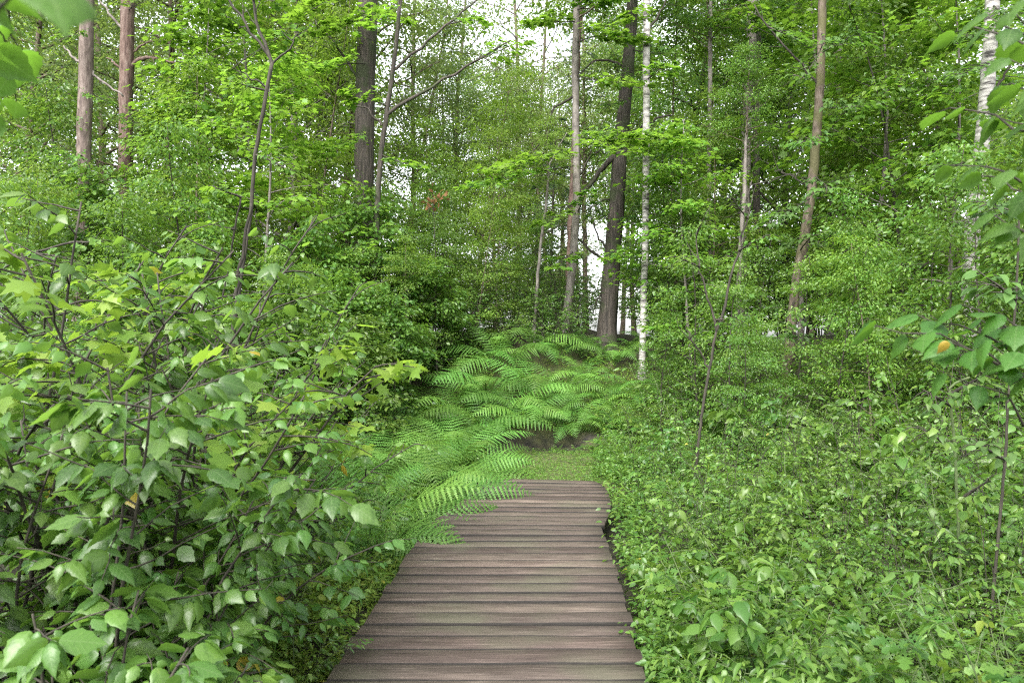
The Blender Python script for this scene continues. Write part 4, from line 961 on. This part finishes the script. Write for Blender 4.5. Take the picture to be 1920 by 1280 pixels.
hero('thin_sapling', 'thin brownish sapling stem closest to the right edge of the undergrowth', 3.9, [(1862, 1110), (1874, 980), (1885, 860), (1893, 720), (1905, 560), (1912, 400)], 7, 4, 'twig', 2.3, cat='sapling', sides=6,
     sprays=[((1885, 860, 3.9), (1830, 830, 3.7), .16, 26), ((1893, 720, 3.9), (1960, 690, 3.7), .16, 30), ((1905, 560, 3.9), (1850, 520, 3.7), .18, 40), ((1912, 400, 3.9), (1850, 380, 3.8), .18, 40)], leafmat_='sapling_leaf', leaf=.08)
hero('arching_branch_shrub', 'old shrub with a bare dark bough arching in from the left edge', 6.2, [(-60, 640), (0, 505), (60, 475), (130, 455)], 9, 5, 'twig', 1.5, cat='shrub', foot=(-4.6, 6.2), sides=6,
     sprays=[((60, 475, 6.2), (150, 490, 6), .2, 40), ((130, 455, 6.2), (200, 450, 6), .2, 40)], leafmat_='under', leaf=.08)
hero('thin_stem_sapling', 'thin dark sapling with two bare leaning stems above the left thicket', 6.6, [(416, 560), (428, 500), (440, 430), (452, 370)], 6, 4, 'twig', 1.5, cat='sapling', sides=6,
     limbs=[dict(p=[(440, 560), (450, 500), (462, 430), (470, 380)], w=(8, 5))], sprays=[((452, 370, 6.6), (400, 350, 6.4), .2, 44), ((440, 430, 6.6), (380, 420, 6.4), .2, 40)], leafmat_='maple', leaf=.09)
# conifer behind the grey trunk
x = (1035 - 960) / F * 17
r = place_plant('conifer', PINE[1], x, 17, 'dark drooping conifer behind the pinkish-grey trunk', 'conifer', None, 1.0, .72, -.1, ('trunk', 'foliage'))
hero('pine_tree', 'reddish-brown pine trunk just behind the foot of the pinkish-grey trunk', 16, [(1068, 560), (1070, 480), (1072, 420), (1078, 300)], 18, 15, 'red_pine_bark', 9, dict(z=(7, 9), m=PINE[1], s=.35))

# ------------------------------------------------------------------ near saplings whose big leaves hang into the frame
def near_sapling(name, label, base, top, seed, twigs, leaf, mat='sapling_leaf', yellow=None):
    rng = np.random.default_rng(seed)
    bx, by = base; org = np.array([bx, by, gz(bx, by)])
    root = empty(name, tuple(org), label, 'sapling')
    st = resample([np.array([0, 0, -.05]), (np.array(top) - org) * .5 + rng.normal(0, .03, 3), np.array(top) - org], 14)
    W = Buf(); Lf = Buf(); tube(W, st, np.linspace(.011, .004, 14), 7)
    P = []; D = []; N = []; S = []
    for (px, py, d, n) in twigs:
        e = at(px, py, d) - org
        zz = np.clip(e[2] - .18, st[0, 2], st[-1, 2]); p0 = np.array([np.interp(zz, st[:, 2], st[:, k]) for k in range(3)])
        tw = resample([p0, (p0 + e) / 2 + np.array([0, 0, .05]), e], 7); tw[1:-1] += rng.normal(0, .008, (5, 3))
        tube(W, tw, np.linspace(.0045, .0015, 7), 5)
        for q in range(n):
            u = 1 - .8 * q / max(1, n); pp, dd = poly_at(tw, min(u, .999))
            hz = nrm(np.array([dd[0], dd[1], 0])); pr = np.array([-hz[1], hz[0], 0]) * (1 if q % 2 else -1)
            al = 0 if q == 0 else rng.uniform(.6, 1.3)
            d_ = hz * math.cos(al) + pr * math.sin(al) + np.array([0, 0, rng.uniform(-.7, -.05)])
            P.append(pp); D.append(d_); N.append(np.array([0, 0, 1.]) + rng.normal(0, .35, 3)); S.append(leaf * rng.uniform(.75, 1.15))
    leaves(Lf, BROAD, P, D, N, S, rng)
    W.build('stem', M['twig'], root, uv=False); Lf.build('foliage', M[mat], root)
    if yellow:
        Y = Buf(); p = at(*yellow) - org
        leaves(Y, BROAD, [p], [np.array([-.4, .1, -.8])], [np.array([.2, -1, .2])], [leaf * .42], rng)
        Y.build('yellow_leaf', M['yellow'], root)
    return root

near_sapling('broad_leaf_sapling', 'near sapling at the right edge with big pointed leaves and one yellow leaf', (1.48, 2.1), at(1960, 420, 2.05), 5,
             [(1720, 590, 2.1, 4), (1640, 610, 2.0, 3), (1800, 570, 2.05, 4), (1880, 590, 2.0, 4), (1780, 640, 1.95, 4), (1850, 640, 1.9, 3), (1770, 700, 2.0, 3), (1910, 660, 1.9, 3), (1700, 630, 2.15, 3), (1840, 600, 2.2, 4)], .092, yellow=(1778, 640, 1.9))
near_sapling('broad_leaf_sapling', 'tall near sapling whose big leaves fill the top right corner', (1.42, 1.9), at(1985, -160, 1.85), 6,
             [(1790, 60, 2.1, 3), (1850, 30, 1.9, 3), (1890, 110, 1.8, 3), (1760, 210, 2.2, 3), (1870, 220, 2.0, 3), (1780, 310, 2.2, 3), (1840, 330, 2.0, 3), (1890, 320, 1.75, 4), (1900, 20, 1.5, 3), (1900, 420, 1.9, 3), (1880, 160, 2.1, 3), (1860, 400, 1.95, 3)], .082)
near_sapling('broad_leaf_sapling', 'near sapling outside the left edge whose blurred leaves hang into the top left corner', (-.95, 1.0), at(-160, -150, .95), 8,
             [(60, -45, .62, 1), (-140, 150, .7, 1), (20, 120, 1.9, 3), (40, 95, 2.1, 3), (-30, 170, 1.9, 3), (-10, 210, 2.0, 4), (30, 190, 2.1, 4), (-60, 260, 1.9, 3)], .105)

# rust-coloured dead leaves and a pale boulder glimpsed in the bushes
rb = empty('dead_leaf_bush', (at(815, 400, 12.6)[0], 12.6, gz(at(815, 400, 12.6)[0], 12.6)), 'small bush with rust-red dead leaves, right of the thick dark trunk', 'bush')
W = Buf(); Lf = Buf(); rg = np.random.default_rng(4); org = np.array(rb.location)
tp = at(812, 372, 12.3) - org
tube(W, resample([np.zeros(3), tp * .5 + np.array([.05, 0, 0]), tp], 8), np.linspace(.014, .005, 8), 5)
n = 34; P = tp + rg.normal(0, 1, (n, 3)) * np.array([.11, .08, .09])
leaves(Lf, OAK, P, rg.normal(0, 1, (n, 3)) - np.array([0, 0, .8]), rg.normal(0, 1, (n, 3)), .1, rg)
W.build('stem', M['twig'], rb, uv=False); Lf.build('dead_leaves', M['dry'], rb)

# ------------------------------------------------------------------ camera, light, sky
cam = bpy.data.cameras.new('camera'); co = bpy.data.objects.new('camera', cam); COL.objects.link(co)
co.location = (0, 0, EYE); co.rotation_euler = (PI / 2, 0, 0)
cam.lens = 26.0; cam.sensor_width = 36; cam.clip_start = 0.05; cam.clip_end = 1000
cam.dof.use_dof = True; cam.dof.focus_distance = 7.0; cam.dof.aperture_fstop = 4.5
scene.camera = co

EL, AZ = math.radians(50), math.radians(205)
sv = Vector((math.sin(AZ) * math.cos(EL), math.cos(AZ) * math.cos(EL), math.sin(EL)))
sun = bpy.data.lights.new('sun', 'SUN'); sun.energy = 1.5; sun.angle = math.radians(40); sun.color = (1, .96, .895)
so = bpy.data.objects.new('sun', sun); COL.objects.link(so); so.rotation_euler = sv.to_track_quat('Z', 'Y').to_euler()

w = bpy.data.worlds.new('World'); scene.world = w; w.use_nodes = True
nt = w.node_tree; bg = nt.nodes['Background']
sky = nt.nodes.new('ShaderNodeTexSky'); sky.sky_type = 'NISHITA'; sky.sun_disc = False
sky.sun_elevation = EL; sky.sun_rotation = AZ; sky.air_density = 1.0; sky.dust_density = 3.0; sky.ozone_density = 1.0
hs = nt.nodes.new('ShaderNodeHueSaturation'); hs.inputs['Saturation'].default_value = 0.19
nt.links.new(sky.outputs[0], hs.inputs['Color']); nt.links.new(hs.outputs[0], bg.inputs[0]); bg.inputs[1].default_value = 0.15

scene.view_settings.view_transform = 'Standard'; scene.view_settings.look = 'None'
scene.view_settings.exposure = 2.2; scene.view_settings.gamma = 1
scene.render.engine = 'CYCLES'
c = scene.cycles
c.max_bounces = 8; c.diffuse_bounces = 6; c.glossy_bounces = 2; c.transmission_bounces = 6; c.transparent_max_bounces = 4
c.caustics_reflective = False; c.caustics_refractive = False
c.use_adaptive_sampling = True; c.adaptive_threshold = 0.01
c.filter_width = 1.15
c.use_denoising = False
